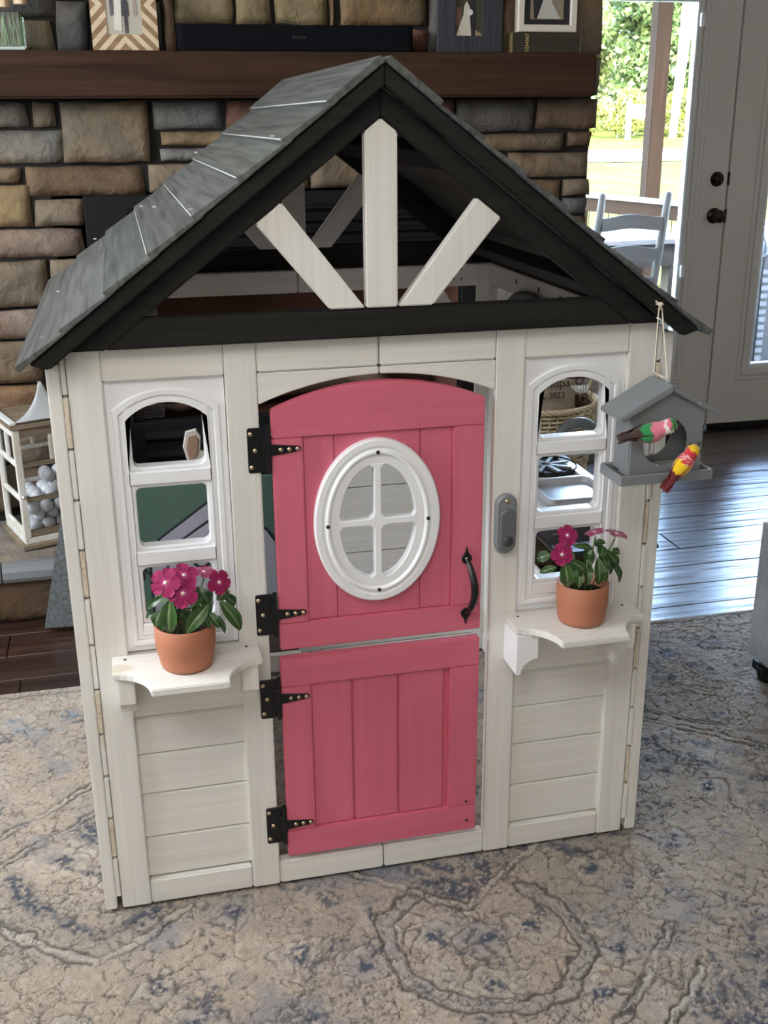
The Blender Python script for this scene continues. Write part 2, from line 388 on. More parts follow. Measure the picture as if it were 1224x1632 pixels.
# french doors
M['lit_bead'] = plain('sky_lit_bead', (.80, .84, .88), .35)  # pane-edge bead, its pale blue colour standing in for sky light on the reveal
def door_leaf(n, x0, x1, gx0, gx1):
    gz0, gz1 = .325, 1.93; y0, y1 = FY1+.012, FY1+.055
    d = struct(mesh_obj('door_%d' % n, G().plate([[(x0, .035), (x1, .035), (x1, DZ-.004), (x0, DZ-.004)], [(gx0-.075, gz0-.07), (gx1+.075, gz0-.07), (gx1+.075, gz1+.07), (gx0-.075, gz1+.07)]], y0, y1, .002), M['paint']))
    g = G()
    for (a, b, yy) in ((.078, .055, y0-.006), (.055, .03, y0-.011), (.03, .012, y0-.004)):
        g.plate([[(gx0-a, gz0-a), (gx1+a, gz0-a), (gx1+a, gz1+a), (gx0-a, gz1+a)], [(gx0-b, gz0-b), (gx1+b, gz0-b), (gx1+b, gz1+b), (gx0-b, gz1+b)]], yy, y1+.004, .003)
    mesh_obj('glass_frame', g, M['paint'], d)
    mesh_obj('sky_lit_bead', G().plate([[(gx0-.012, gz0-.012), (gx1+.012, gz0-.012), (gx1+.012, gz1+.012), (gx0-.012, gz1+.012)], [(gx0, gz0), (gx1, gz0), (gx1, gz1), (gx0, gz1)]], y0+.004, y1, .002), M['lit_bead'], d)
    mesh_obj('pane', G().box(gx0-.004, gx1+.004, y0+.020, y0+.023, gz0-.004, gz1+.004), M['glass'], d)
    mesh_obj('door_sweep', G().box(x0+.003, x1-.003, y0-.006, y1, .006, .034), M['black'], d, bevel=.003)
    return d, y0
SEAM = 2.314
d1, dy = door_leaf(1, DX0+.012, SEAM-.004, 1.56, 2.098)
d2, _ = door_leaf(2, SEAM+.004, DX1-.012, 2.53, 3.08)
def knob(z, r, stem, door, name):
    x = 2.256
    prof = [(.0001, -.004), (r*1.0, -.004), (r*1.0, -.010), (r*.85, -.014)]
    if stem: prof += [(.013, -.016), (.012, -.034), (.022, -.040), (.029, -.052), (.028, -.064), (.018, -.071), (.0001, -.073)]
    else: prof += [(r*.7, -.018), (r*.66, -.026), (.0001, -.027)]
    mesh_obj(name, G().lathe(prof, (x, dy+.004, z), 28, 'y'), M['bronze'], door, smooth=True)
knob(1.032, .035, True, d1, 'door_knob'); knob(1.194, .033, False, d1, 'deadbolt')
mesh_obj('strike_plate', G().box(SEAM-.003, SEAM+.007, dy-.003, dy+.01, 1.0, 1.06), M['bronze'], d2, bevel=.001)
mesh_obj('strike_plate', G().box(SEAM-.003, SEAM+.007, dy-.003, dy+.01, 1.165, 1.225), M['bronze'], d2, bevel=.001)
for zz in (.76, 1.83): mesh_obj('blind_slider', G().box(2.104, 2.122, dy-.022, dy-.002, zz, zz+.055), M['plastic'], d1, bevel=.003)
mesh_obj('astragal', G().box(SEAM-.012, SEAM+.012, dy+.025, dy+.06, .035, DZ-.01), M['black'], d1)
struct(mesh_obj('trim_2', G().box(DX0, DX1, FY1-.02, FY1+.14, -.008, .006), M['bronze'], bevel=.002))

# ------------------------------------------------------------------ fireplace
fp = thing('stone_fireplace', 'floor to ceiling fireplace of rough brown ledge stone with raised hearth', 'fireplace', (.1, 1.9, 0))
SF = 1.872   # stone face
mesh_obj('chimney_core', G().box(-1.45, -.62, SF+.03, FY1, 0, CH).box(.84, 1.185, SF+.03, FY1, 0, CH).box(-.62, .84, SF+.03, FY1, 1.25, CH).box(-.62, .84, 2.45, FY1, 0, 1.25), M['mortar'], fp)
TAN, BRN, GRY, DRK, RED, YEL, PNK = (.125, .095, .066), (.105, .070, .044), (.135, .125, .110), (.075, .070, .066), (.11, .055, .038), (.155, .115, .066), (.155, .115, .092)
stones = [
 # x0, x1, z0, z1, colour      (left of the firebox, from the mantel down)
 (-1.20,-.66,1.444,1.522,GRY),(-.655,-.573,1.446,1.522,TAN),(-.567,-.300,1.340,1.523,TAN),(-.285,-.07,1.436,1.523,(.105,.11,.112)),
 (-1.0,-.566,1.338,1.438,GRY),(-.275,-.02,1.384,1.430,YEL),(-.272,-.10,1.340,1.380,(.12,.115,.11)),(-.06,.10,1.436,1.523,RED),
 (-.90,-.700,1.283,1.332,TAN),(-.690,-.325,1.239,1.332,BRN),(-.315,-.15,1.247,1.334,TAN),(-.14,.02,1.247,1.334,TAN),
 (-1.0,-.682,1.150,1.278,YEL),(-.675,-.526,1.150,1.232,TAN),(-1.1,-.528,1.055,1.144,PNK),
 (-1.0,-.655,.902,1.048,TAN),(-.648,-.522,.902,1.048,TAN),(-1.1,-.555,.800,.895,PNK),
 (-1.0,-.70,.655,.793,TAN),(-.692,-.525,.70,.793,BRN),(-.692,-.525,.60,.693,TAN),(-1.1,-.70,.50,.648,BRN),(-.695,-.525,.47,.593,DRK),(-1.0,-.65,.37,.494,TAN),(-.645,-.525,.35,.463,TAN),(-1.1,-.70,.205,.363,BRN),(-.695,-.525,.205,.343,DRK),
 # over the firebox
 (.03,.20,1.247,1.42,YEL),(.205,.40,1.247,1.42,TAN),(.03,.25,1.427,1.523,BRN),(.255,.50,1.427,1.523,TAN),(.405,.60,1.247,1.33,BRN),(.405,.60,1.336,1.42,TAN),
 (.505,.69,1.432,1.523,RED),(.70,.975,1.420,1.523,DRK),(.985,1.205,1.425,1.523,BRN),
 (.605,.715,1.345,1.415,BRN),(.722,.775,1.362,1.412,TAN),(.782,1.090,1.357,1.414,TAN),(1.097,1.193,1.368,1.418,BRN),
 (.605,.885,1.262,1.338,BRN),(.893,1.182,1.268,1.352,TAN),(.84,1.085,1.150,1.262,BRN),(1.092,1.192,1.206,1.262,TAN),(1.092,1.188,1.142,1.200,DRK),
 (.84,.96,1.03,1.143,TAN),(.967,1.185,.985,1.135,BRN),(.84,.96,.90,1.023,DRK),(.84,1.18,.80,.893,TAN),(.967,1.19,.90,.978,TAN),(.84,1.03,.66,.793,BRN),(1.037,1.19,.66,.793,TAN),(.84,1.185,.54,.653,DRK),(.84,.98,.40,.533,BRN),(.987,1.19,.40,.533,TAN),(.84,1.19,.205,.393,BRN),
 # above the mantel
 (-1.2,-.68,1.66,1.75,BRN),(-1.2,-.55,1.757,1.92,DRK),(-.672,-.56,1.66,1.75,TAN),(-.552,-.46,1.66,1.80,DRK),(-.452,-.24,1.66,1.80,DRK),(-.545,-.24,1.807,1.92,BRN),(-.233,-.20,1.66,1.92,BRN),
 (-.195,.06,1.66,1.735,BRN),(.065,.53,1.66,1.735,TAN),(-.195,-.015,1.742,1.92,(.17,.135,.085)),(-.008,.095,1.742,1.92,(.15,.12,.07)),(.102,.275,1.742,1.92,(.16,.125,.07)),(.282,.305,1.742,1.92,BRN),(.312,.60,1.742,1.92,(.13,.095,.055)),
 (.535,.61,1.66,1.735,RED),(.608,.85,1.66,1.92,DRK),(.857,1.02,1.66,1.92,BRN),(1.027,1.215,1.66,1.92,TAN),(1.142,1.208,1.53,1.652,TAN)]
zz = 1.927
while zz < CH-.02:
    h = min(random.uniform(.09, .17), CH-zz-.004); x = -1.3
    while x < 1.2:
        L_ = random.uniform(.18, .45); x1 = min(x+L_, 1.2)
        if 1.2-x1 < .08: x1 = 1.2
        stones.append((x, x1-.007, zz, zz+h-.007, random.choice([TAN, BRN, DRK, YEL, GRY]))); x = x1
    zz += h
for i, (a, b, c, d, colr) in enumerate(stones):
    dep = random.uniform(-.010, .008); kk = random.uniform(.9, 1.12)
    end = 0.012 if b > 1.17 else 0
    mesh_obj('stone', G().rock(a+.003, b-.003, SF+dep, SF+.06, c+.002, d-.002, rnd=.016+end, amp=.009, seed=i+1), M['stone'], fp, smooth=True, fix=False, color=tuple(q*kk*1.45 for q in colr))
# chimney side stones (right return)
mesh_obj('mantel', G().box(-1.25, 1.128, 1.735, SF+.02, 1.527, 1.657), M['mantel'], fp, bevel=.006)
# raised hearth
mesh_obj('hearth_core', G().box(-1.45, 1.20, 1.45, SF+.05, 0, .172), M['mortar'], fp)
x = -1.45; i = 300
while x < 1.2:
    x1 = min(x+random.uniform(.28, .5), 1.2)
    if 1.2-x1 < .12: x1 = 1.2
    g = G().rock(x+.004, x1-.004, 0, .035, 0, .45, rnd=.012, amp=.003, seed=i)
    g.v = [(p[0], 1.432+p[2]*(SF+.02-1.432)/.45, .197-p[1]) for p in g.v]
    mesh_obj('hearth_slab', g, M['stone'], fp, smooth=True, fix=True, color=(.20, .175, .15)); i += 1
    mesh_obj('hearth_stone', G().rock(x+.004, x1-.004, 1.425, 1.46, .006, .150, rnd=.014, amp=.008, seed=i), M['stone'], fp, smooth=True, fix=False, color=random.choice([DRK, BRN, TAN])); i += 1
    x = x1
M['pad'] = plain('pale_grey_foam', (.17, .175, .18), .6, bump=.1, bscale=80)
x = -1.45
while x < 1.19:
    x1 = min(x+.30, 1.2)
    prof = [(1.398, .150), (1.392, .165), (1.394, .185), (1.404, .198), (1.420, .205), (1.445, .205), (1.448, .198), (1.424, .196), (1.424, .150)]
    mesh_obj('edge_cushion', G().prism(prof, x+.0015, x1-.0015, 'x'), M['pad'], fp, bevel=.003, seg=1); x = x1
# firebox insert
BX0, BX1 = -.522, .822
M['firebrick'] = plain('sooty_firebrick', (.12, .05, .03), .8, bump=.6, bscale=30)
mesh_obj('insert_frame', G().plate([[(BX0, .2), (BX1, .2), (BX1, 1.242), (BX0, 1.242)], [(BX0+.10, .50), (BX1-.10, .50), (BX1-.10, 1.00), (BX0+.10, 1.00)]], SF-.012, SF+.03, .003), M['black'], fp)
for k in range(5):
    z = 1.025+.038*k
    mesh_obj('louver', G().prism([(SF-.014, z), (SF-.032, z+.012), (SF-.032, z+.016), (SF-.012, z+.026)], BX0+.13, BX1-.13, 'x'), M['black'], fp)
for z in (.235, .30, .365, .43):
    mesh_obj('louver', G().prism([(SF-.014, z), (SF-.030, z+.015), (SF-.030, z+.020), (SF-.012, z+.036)], BX0+.13, BX1-.13, 'x'), M['black'], fp)
mesh_obj('firebox_lining', G().box(BX0+.05, BX0+.09, SF+.03, 2.44, .46, 1.02).box(BX1-.09, BX1-.05, SF+.03, 2.44, .46, 1.02).box(BX0+.05, BX1-.05, 2.39, 2.44, .46, 1.02).box(BX0+.05, BX1-.05, SF+.03, 2.44, .43, .47).box(BX0+.05, BX1-.05, SF+.03, 2.44, 1.0, 1.04), M['firebrick'], fp)
M['log'] = plain('ceramic_log', (.11, .065, .04), .8, bump=.9, bscale=40)
for (a, b, r) in (((-.30, 2.12, .54), (.55, 2.16, .56), .055), ((-.2, 2.02, .52), (.3, 2.25, .66), .04), ((.5, 2.0, .53), (.15, 2.2, .70), .038), ((-.36, 2.0, .53), (-.05, 1.98, .56), .035)):
    mesh_obj('gas_log', G().tube([Vector(a).lerp(Vector(b), t/6)+Vector((0, 0, .008*math.sin(t*2.1))) for t in range(7)], r, 10), M['log'], fp, smooth=True)
g = G()
for k in range(26):
    x = BX0+.105+.0055*(k % 13); 
for k in range(14):
    x = BX0+.108+.007*k; g.tube([(x, SF+.045+.006*math.sin(k*1.3), .50), (x, SF+.045+.006*math.sin(k*1.3), 1.0)], .0012, 4)
for k in range(60):
    z = .50+.0083*k; g.tube([(BX0+.105, SF+.043, z), (BX0+.205, SF+.05, z+.006)], .0009, 3)
o = mesh_obj('mesh_curtain', g, plain('mesh_wire', (.12, .12, .12), .5, .5), fp, fix=False); o['kind'] = 'stuff'

# ------------------------------------------------------------------ rug
def build_rug():
    X0, X1, Y0, Y1 = -1.9, 2.3, -2.0, .972
    def axis(a, b, f0, f1, fine, coarse):
        return np.concatenate([np.arange(a, f0, coarse), np.arange(f0, f1, fine), np.arange(f1, b, coarse), [b]])
    xs = axis(X0, X1, -1.0, 1.55, .0031, .03); ys = axis(Y0, Y1, -.62, .95, .0031, .03)
    xs = np.unique(xs); ys = np.unique(ys)
    Xg, Yg = np.meshgrid(xs, ys); nx, ny = len(xs), len(ys)
    def vnoise(x, y, s, seed):
        r = np.random.default_rng(seed); T = r.random((256, 256)).astype(np.float32)
        u, v = x*s+100, y*s+100; i, j = np.floor(u).astype(int), np.floor(v).astype(int); fu, fv = u-i, v-j
        fu = fu*fu*(3-2*fu); fv = fv*fv*(3-2*fv); g = lambda a, b: T[(i+a) & 255, (j+b) & 255]
        return (g(0,0)*(1-fu)+g(1,0)*fu)*(1-fv)+(g(0,1)*(1-fu)+g(1,1)*fu)*fv
    def fbm(x, y, s, seed, o=4):
        a = 0; amp = .5; tot = 0
        for k in range(o): a = a+amp*vnoise(x, y, s*2**k, seed+k); tot += amp; amp *= .55
        return a/tot
    wx = Xg+.03*(fbm(Xg, Yg, 12, 11)-.5)+.020*(fbm(Xg, Yg, 45, 15)-.5); wy = Yg+.03*(fbm(Xg, Yg, 12, 21)-.5)+.020*(fbm(Xg, Yg, 45, 25)-.5)
    def seg(p, q, x=wx, y=wy):
        px, py = p; dx, dy = q[0]-px, q[1]-py; t = np.clip(((x-px)*dx+(y-py)*dy)/(dx*dx+dy*dy+1e-9), 0, 1)
        return np.hypot(x-px-t*dx, y-py-t*dy)
    def poly(pts):
        d = None
        for p, q in zip(pts[:-1], pts[1:]):
            e = seg(p, q); d = e if d is None else np.minimum(d, e)
        return d
    def voro(x, y, s, seed):
        r = np.random.default_rng(seed); JX = r.random((64, 64)); JY = r.random((64, 64))
        u, v = x*s+50, y*s+50; i, j = np.floor(u).astype(int), np.floor(v).astype(int)
        d1 = np.full(x.shape, 9.); d2 = np.full(x.shape, 9.)
        for a in (-1, 0, 1):
            for b in (-1, 0, 1):
                cx = i+a+JX[(i+a) & 63, (j+b) & 63]; cy = j+b+JY[(i+a) & 63, (j+b) & 63]
                d = np.hypot(u-cx, v-cy); d2 = np.where(d < d1, d1, np.minimum(d2, d)); d1 = np.minimum(d1, d)
        return d1/s, (d2-d1)/s
    sm = lambda d, a, b: np.clip((b-d)/(b-a), 0, 1)
    base = np.stack([np.full(Xg.shape, v) for v in (.475, .378, .290)], -1)
    def mixc(c, m): 
        nonlocal base; base = base*(1-m[..., None])+np.array(c)*m[..., None]
    n1 = fbm(Xg, Yg, 6, 31); n2 = fbm(Xg, Yg, 18, 41); n3 = fbm(Xg, Yg, 60, 51, 3); n4 = fbm(Xg, Yg, 130, 55, 2)
    mixc((.38, .325, .275), sm(-n1, -.60, -.46)*.6); mixc((.52, .455, .385), sm(n1, .30, .46)*.7); mixc((.36, .30, .245), sm(-n2, -.74, -.55)*.7)
    dark = np.zeros(Xg.shape); relief = np.zeros(Xg.shape)
    BLUE = (.040, .056, .092); GREYB = (.24, .24, .26); DARK = (.055, .042, .033)
    wear = np.clip((n2-.28)*3.0, 0, 1)
    # floral cells: petals outlined by dark threads
    d1a, e1 = voro(wx, wy, 16, 3); d1b, e2 = voro(wx+.31, wy, 31, 4)
    sel = np.clip((fbm(Xg, Yg, 7, 61)-.33)*7, 0, 1); sel2 = np.clip((fbm(Xg, Yg, 8, 71)-.36)*7, 0, 1)
    l1 = sm(e1, .0010, .0040)*sel; l2 = sm(e2, .0008, .0032)*sel2; _, e3 = voro(wx+.77, wy+.13, 56, 6); l3 = sm(e3, .0005, .0026)*np.clip((fbm(Xg, Yg, 6, 77)-.38)*6, 0, 1)
    dark = np.maximum(dark, np.maximum(np.maximum(l1*.9, l2*.8), l3*.8)*np.clip((n3-.36)*8, 0, 1))
    # rosettes on a loose grid
    r = np.random.default_rng(9)
    centres = [(-.318,-.06),(-.463,-.226),(-.211,-.204),(-.098,-.257),(-.207,-.352),(.055,-.219),(.139,-.248),(.234,-.227),(.36,-.249),(.372,-.322),(.721,.246),(1.018,.767),(1.178,.769),(-.05,-.13),(.42,-.10),(.62,-.05),(.80,.10),(.60,.35),(.95,.62),(.30,-.42),(.12,-.36),(-.40,-.33),(-.62,-.30)]
    for k, (cx, cy) in enumerate(centres):
        dx, dy = wx-cx, wy-cy; rr = np.hypot(dx, dy*1.1); th = np.arctan2(dy, dx); R = .040+.012*r.random()
        rim = rr-R*(1+.12*np.cos(th*(4+k % 3)+k))-.05*(n2-.5)
        m = sm(rim, -.004, .002); mixc((.50, .435, .36) if k % 3 else (.40, .365, .34), m*.6)
        dark = np.maximum(dark, sm(np.abs(rim), .0012, .0045)*.8*wear)
        ctr = rr-R*.42*(1+.2*np.cos(th*3+2*k))-.02*(n3-.5); mixc(BLUE, sm(ctr, -.008, .008)*1.0*np.clip((n4-.36)*8, 0, 1))
    # zig-zag medallion borders: pale cord, dark outlines, blue band inside
    def border(pts, wdt=.016, side_blue=None):
        d = poly(pts); mixc((.53, .47, .40), sm(d, wdt*.55, wdt*.8)*.7); 
        nonlocal dark, relief
        dark = np.maximum(dark, sm(np.abs(d-wdt), .0014, .005)*.95*np.clip(wear+.25, 0, 1))
        relief = np.maximum(relief, sm(d, wdt*.3, wdt)*.6)
    def band(pts, wdt, col=BLUE, k=.95):
        d = poly(pts); mixc(col, sm(d, wdt*.6, wdt*1.1)*k*np.clip((n4-.38)*8, .10, 1)*np.clip(wear+.35, 0, 1))
    band([(-.03,.03),(.133,-.098),(.30,.02)], .030); band([(.05,.03),(.133,-.03),(.22,.02)], .016); band([(.36,.0),(.42,-.06)], .018); border([(-.09,.03),(.133,-.15),(.36,.03)], .010)
    band([(-.74,.16),(-.70,.05),(-.56,-.07),(-.47,-.02)], .022); band([(-.60,.30),(-.52,.20),(-.50,.10)], .045); band([(-.66,.20),(-.55,.12)], .02)
    border([(-.86,.08),(-.566,-.145),(-.40,-.02)], .011); border([(-1.0,.13),(-.627,.425),(-.45,.56)], .008); border([(-1.0,.02),(-.584,.347),(-.45,.45)], .008)
    border([(.506,-.285),(.302,-.486),(.20,-.60)], .009); border([(.501,-.403),(.396,-.509),(.3,-.60)], .009); band([(.64,-.44),(.54,-.50),(.46,-.60)], .085); band([(.62,-.34),(.75,-.30)], .02)
    border([(.70,.50),(.847,.379),(.992,.251),(1.3,.02)], .008); border([(.74,.52),(.89,.40),(1.05,.29),(1.35,.08)], .006); band([(.72,.36),(.76,.27),(.92,.12),(1.1,.06)], .02); band([(.80,.34),(.95,.22)], .016, GREYB)
    d = poly([(.047,-.089),(-.036,-.16),(-.028,-.31),(.03,-.38),(.16,-.42),(.25,-.40),(.325,-.30),(.315,-.21),(.26,-.12)])
    mixc((.40, .36, .325), sm(d, .010, .016)*.8); dark = np.maximum(dark, sm(np.abs(d-.017), .0014, .0052)*.95)
    dark = np.maximum(dark, sm(np.abs(((wx*1.0+wy*.6) % .028)-.014), .001, .004)*sm(d, .012, .016)*.5)
    band([(-.79,.80),(-.763,.75),(-.727,.715),(-.675,.755),(-.65,.81)], .026, (.20, .27, .36)); band([(.95,.78),(1.02,.74),(1.10,.77)], .02, (.20,.25,.33))
    band([(1.2,.55),(1.05,.62)], .012, GREYB); band([(.80,.60),(.92,.72)], .010, GREYB)
    # faded blue-grey clouds
    mixc(GREYB, np.clip((fbm(Xg, Yg, 9, 81)-.63)*5, 0, .6)); mixc(BLUE, np.clip((fbm(Xg, Yg, 15, 85)-.645)*12, 0, .8)*np.clip((n4-.46)*9, 0, 1))
    # end border
    e = Y1-.035; dark = np.maximum(dark, sm(np.abs(wy-e), .002, .006)*.7); mixc((.60, .56, .50), sm(np.abs(Yg-Y1+.008), .005, .012)*.8)
    mixc(DARK, np.clip(dark*.95, 0, 1))
    base *= (1+(n3-.5)*.36+(n4-.5)*.22)[..., None]
    base *= .84
    Zg = .0085-dark*.0036+relief*.0006+(n3-.5)*.0045+(n4-.5)*.0020
    Zg[0, :] = Zg[-1, :] = 0.001; Zg[:, 0] = Zg[:, -1] = .001
    v = np.stack([Xg, Yg, Zg], -1).reshape(-1, 3).astype(np.float32)
    idx = np.arange(nx*ny).reshape(ny, nx); q = np.stack([idx[:-1, :-1], idx[:-1, 1:], idx[1:, 1:], idx[1:, :-1]], -1).reshape(-1, 4)
    me = bpy.data.meshes.new('area_rug'); me.vertices.add(len(v)); me.vertices.foreach_set('co', v.ravel())
    me.loops.add(q.size); me.loops.foreach_set('vertex_index', q.ravel().astype(np.int32)); me.polygons.add(len(q))
    me.polygons.foreach_set('loop_start', np.arange(0, q.size, 4, dtype=np.int32)); me.polygons.foreach_set('loop_total', np.full(len(q), 4, np.int32))
    me.polygons.foreach_set('use_smooth', np.ones(len(q), bool)); me.update(calc_edges=True); me.validate()
    o = bpy.data.objects.new('area_rug', me); COL.objects.link(o)
    set_cols(o, np.clip(base, 0, 1).reshape(-1, 3))
    m = attr_mat('rug_pile', 'col', .95, .1, bump=1.0, bscale=380, sheen=.3)
    t = m.node_tree; at = [n for n in t.nodes if n.type == 'ATTRIBUTE'][0]; nz = [n for n in t.nodes if n.type == 'TEX_NOISE'][0]; bs = t.nodes['Principled BSDF']
    rr = ramp(t, [(.30, (.72, .72, .72)), (.55, (1, 1, 1)), (.75, (1.2, 1.2, 1.2))], nz.outputs['Fac'])
    mx = N(t, 'ShaderNodeMix', data_type='RGBA', blend_type='MULTIPLY'); mx.inputs[0].default_value = 1; t.links.new(at.outputs['Color'], mx.inputs[6]); t.links.new(rr.outputs[0], mx.inputs[7]); t.links.new(mx.outputs[2], bs.inputs['Base Color']); me.materials.append(m)
    tag(o, 'large distressed beige and navy patterned area rug under the playhouse', 'rug')
build_rug()

# ------------------------------------------------------------------ the playhouse
H = thing('wooden_playhouse', 'white wooden playhouse with black gable roof and pink half doors', 'playhouse', (0, .45, 0.012))
ZT = 1.112
Z0 = .014
def P(name, g, mat, bevel=.0022, parent=None, **k): return mesh_obj(name, g, M[mat] if isinstance(mat, str) else mat, parent or H, bevel=bevel, **k)
for sx in (-1, 1):
    for a, b in ((.4677, .5235), (.2131, .2681)):
        x0, x1 = sorted((sx*a, sx*b)); P('stile', G().box(x0+.0004, x1-.0004, 0, .022, Z0, ZT), 'white_z')
    x0, x1 = sorted((sx*.2684, sx*.4674))
    P('header_board', G().box(x0, x1, .001, .022, 1.056, ZT), 'white_x')
    P('bottom_rail', G().box(x0, x1, .001, .022, Z0, .067), 'white_x', .003)
    zs = [.069, .159, .2555, .342, .421, .556]
    for k in range(5): P('siding_board', G().box(x0-.004, x1+.004, .010, .020, zs[k]+.0012, zs[k+1]-.0004), 'white_x', .0028)
    x0, x1 = sorted((sx*.0012, sx*.2127))
    P('header_board', G().box(x0, x1, .001, .022, 1.0575, ZT), 'white_x', .003)
    # arched board
    R = (.2128**2+.042**2)/(2*.042); pts = []
    for k in range(13):
        x = sx*(.0012+(.2127-.0012)*k/12); pts.append((x, 1.044-R+math.sqrt(R*R-x*x)))
    P('arched_board', G().prism(pts+[(sx*.2127, 1.0565), (sx*.0012, 1.0565)], .001, .022), 'white_x', .0015)
    P('door_sill', G().box(x0, x1, .001, .024, Z0, .066), 'white_x', .003)
# plastic window panels
def window_panel(cx):
    g = G(); z0, z1 = .560, 1.0555; hw = .0997
    A = lambda d, dz=0: archrect(cx-hw+d, cx+hw-d, z0+d*1.0, z1-.040-d*.9, z1-.006-d*1.05)
    outer = [(cx-hw, z0), (cx+hw, z0), (cx+hw, z1), (cx-hw, z1)]
    g.plate([outer, A(.010)], .009, .022, .0)
    g.plate([A(.010), A(.021)], .0045, .022, .002)
    g.plate([A(.021), A(.030)], .0075, .022, .0015)
    ops = [archrect(cx-.061, cx+.061, .903, 1.000, 1.0125, .010), rrect(cx-.061, cx+.061, .757, .866, .010), rrect(cx-.061, cx+.061, .6185, .718, .010)]
    big = [archrect(cx-.068, cx+.068, .896, 1.006, 1.019), rrect(cx-.068, cx+.068, .750, .873, .003), rrect(cx-.068, cx+.068, .6115, .725, .003)]
    a = A(.030)
    g.plate([a]+big, .0050, .024, .0015)
    for o_, b_ in zip(ops, big): g.plate([b_, o_], .0105, .036, .002)
    return P('window_panel', g, 'plastic', 0)
window_panel(-.3688); window_panel(.3675)
# side walls
def side(sx):
    xa, xb = sorted((sx*.5335, sx*.5560)); 
    P('corner_trim', G().box(xa, xb, 0.0, .055, Z0, 1.09), 'white_z', .002); P('corner_trim', G().box(xa, xb, .86, .915, Z0, 1.09), 'white_z', .002)
    xs0, xs1 = sorted((sx*.5240, sx*.5330)); z = .04; k = 0
    top = 1.105 if sx < 0 else .40
    while z < 1.10:
        h = .0905; z1 = min(z+h, 1.105)
        if z1 < .42 or (sx < 0 and not .47 < z < .99): P('siding_board', G().box(xs0, xs1, .004+.002*(k % 2), .90, z+.001, z1-.001), 'white_y', .0015)
        else:   # short boards each side of the hatch or the left opening added for light
            P('siding_board', G().box(xs0, xs1, .004+.002*(k % 2), .075, z+.001, z1-.001), 'white_y', .0015)
            P('siding_board', G().box(xs0, xs1, .86, .90, z+.001, z1-.001), 'white_y', .0015)
        # raw board end showing between trim and stile
        P('board_end', G().box(xs0+.0004, xs1-.0004, -.0015+.002*(k % 2), .0035, z+.004, z1-.002), 'raw_end' if (k % 3 == 1) else 'white_z', .001)
        z = z1; k += 1
    xi0, xi1 = sorted((sx*.502, sx*.524))
    P('top_rail', G().box(xi0, xi1, .023, .892, 1.057, ZT), 'white_y', .002); P('bottom_rail', G().box(xi0, xi1, .023, .892, Z0, .067), 'white_y', .002)
    P('inner_post', G().box(xi0, xi1, .023, .075, .068, 1.056), 'white_z', .002); P('inner_post', G().box(xi0, xi1, .840, .892, .068, 1.056), 'white_z', .002)
    xe0, xe1 = sorted((sx*.500, sx*.556))
    P('eave_plate', G().box(xe0, xe1, .03, .885, 1.1125, 1.124), 'black_x', .002)
side(-1); side(1)
# rear wall
yr0, yr1 = .893, .915
for a, b in ((-.5235, -.4677), (.4677, .5235)): P('stile', G().box(a, b, yr0, yr1, Z0, ZT), 'white_z')
P('stile', G().box(-.0278, .0278, yr0, yr1, .068, .68), 'white_z')
for a, b in ((-.4674, -.0012), (.0012, .4674)):
    P('header_board', G().box(a, b, yr0+.001, yr1-.001, 1.057, ZT), 'white_x'); P('bottom_rail', G().box(a, b, yr0+.001, yr1-.001, Z0, .067), 'white_x')
z = .068
while z < .66:
    P('siding_board', G().box(.024, .472, yr0+.004, yr1-.006, z+.001, z+.092), 'white_x', .002); z += .0935
P('sill_rail', G().box(.0282, .4674, yr0-.002, yr1, z, z+.045), 'white_x')
P('corner_brace', G().prism([(.31, 1.02), (.37, 1.055), (.45, .93), (.45, .86)], yr0-.012, yr0), 'white_x', .002)
# gables
SL = .767
def gable(y0, y1, yf0, yf1):
    for sx in (-1, 1):
        P('rafter', G().prism([(sx*.0006, 1.5095), (sx*.0006, 1.4635), (sx*.4577, 1.1125), (sx*.5176, 1.1125)], y0, y1), 'black_x', .0025)
        P('fascia_board', G().prism([(sx*.0006, 1.5425), (sx*.0006, 1.5100), (sx*.545, 1.0925), (sx*.575, 1.1015)], yf0, yf1), 'black_x', .0025)
        P('gable_slat', G().prism([(sx*.2065, 1.3035), (sx*.1640, 1.3365), (sx*.0285, 1.163), (sx*.0890, 1.163)], y0-.003, y1-.004), 'white_z', .0022)
    P('gable_beam', G().prism([(-.4565, 1.1128), (.4565, 1.1128), (.3935, 1.1622), (-.3935, 1.1622)], y0, y1), 'black_x', .0025)
    P('gable_slat', G().prism([(-.0270, 1.163), (.0270, 1.163), (.0270, 1.4415), (0, 1.4625), (-.0270, 1.4415)], y0-.004, y1-.003), 'white_z', .0022)
gable(-.022, 0.0, -.055, -.034)
gable(.915, .937, .950, .970)
for sx in (-1, 1):     # purlins under the boards
    for xx in (.10, .40):
        zc = 1.5095-SL*xx-.002
        P('purlin', G().prism([(sx*xx, zc), (sx*(xx+.045), zc-.0345), (sx*(xx+.030), zc-.055), (sx*(xx-.015), zc-.0205)], .001, .914), 'black_x', .002)
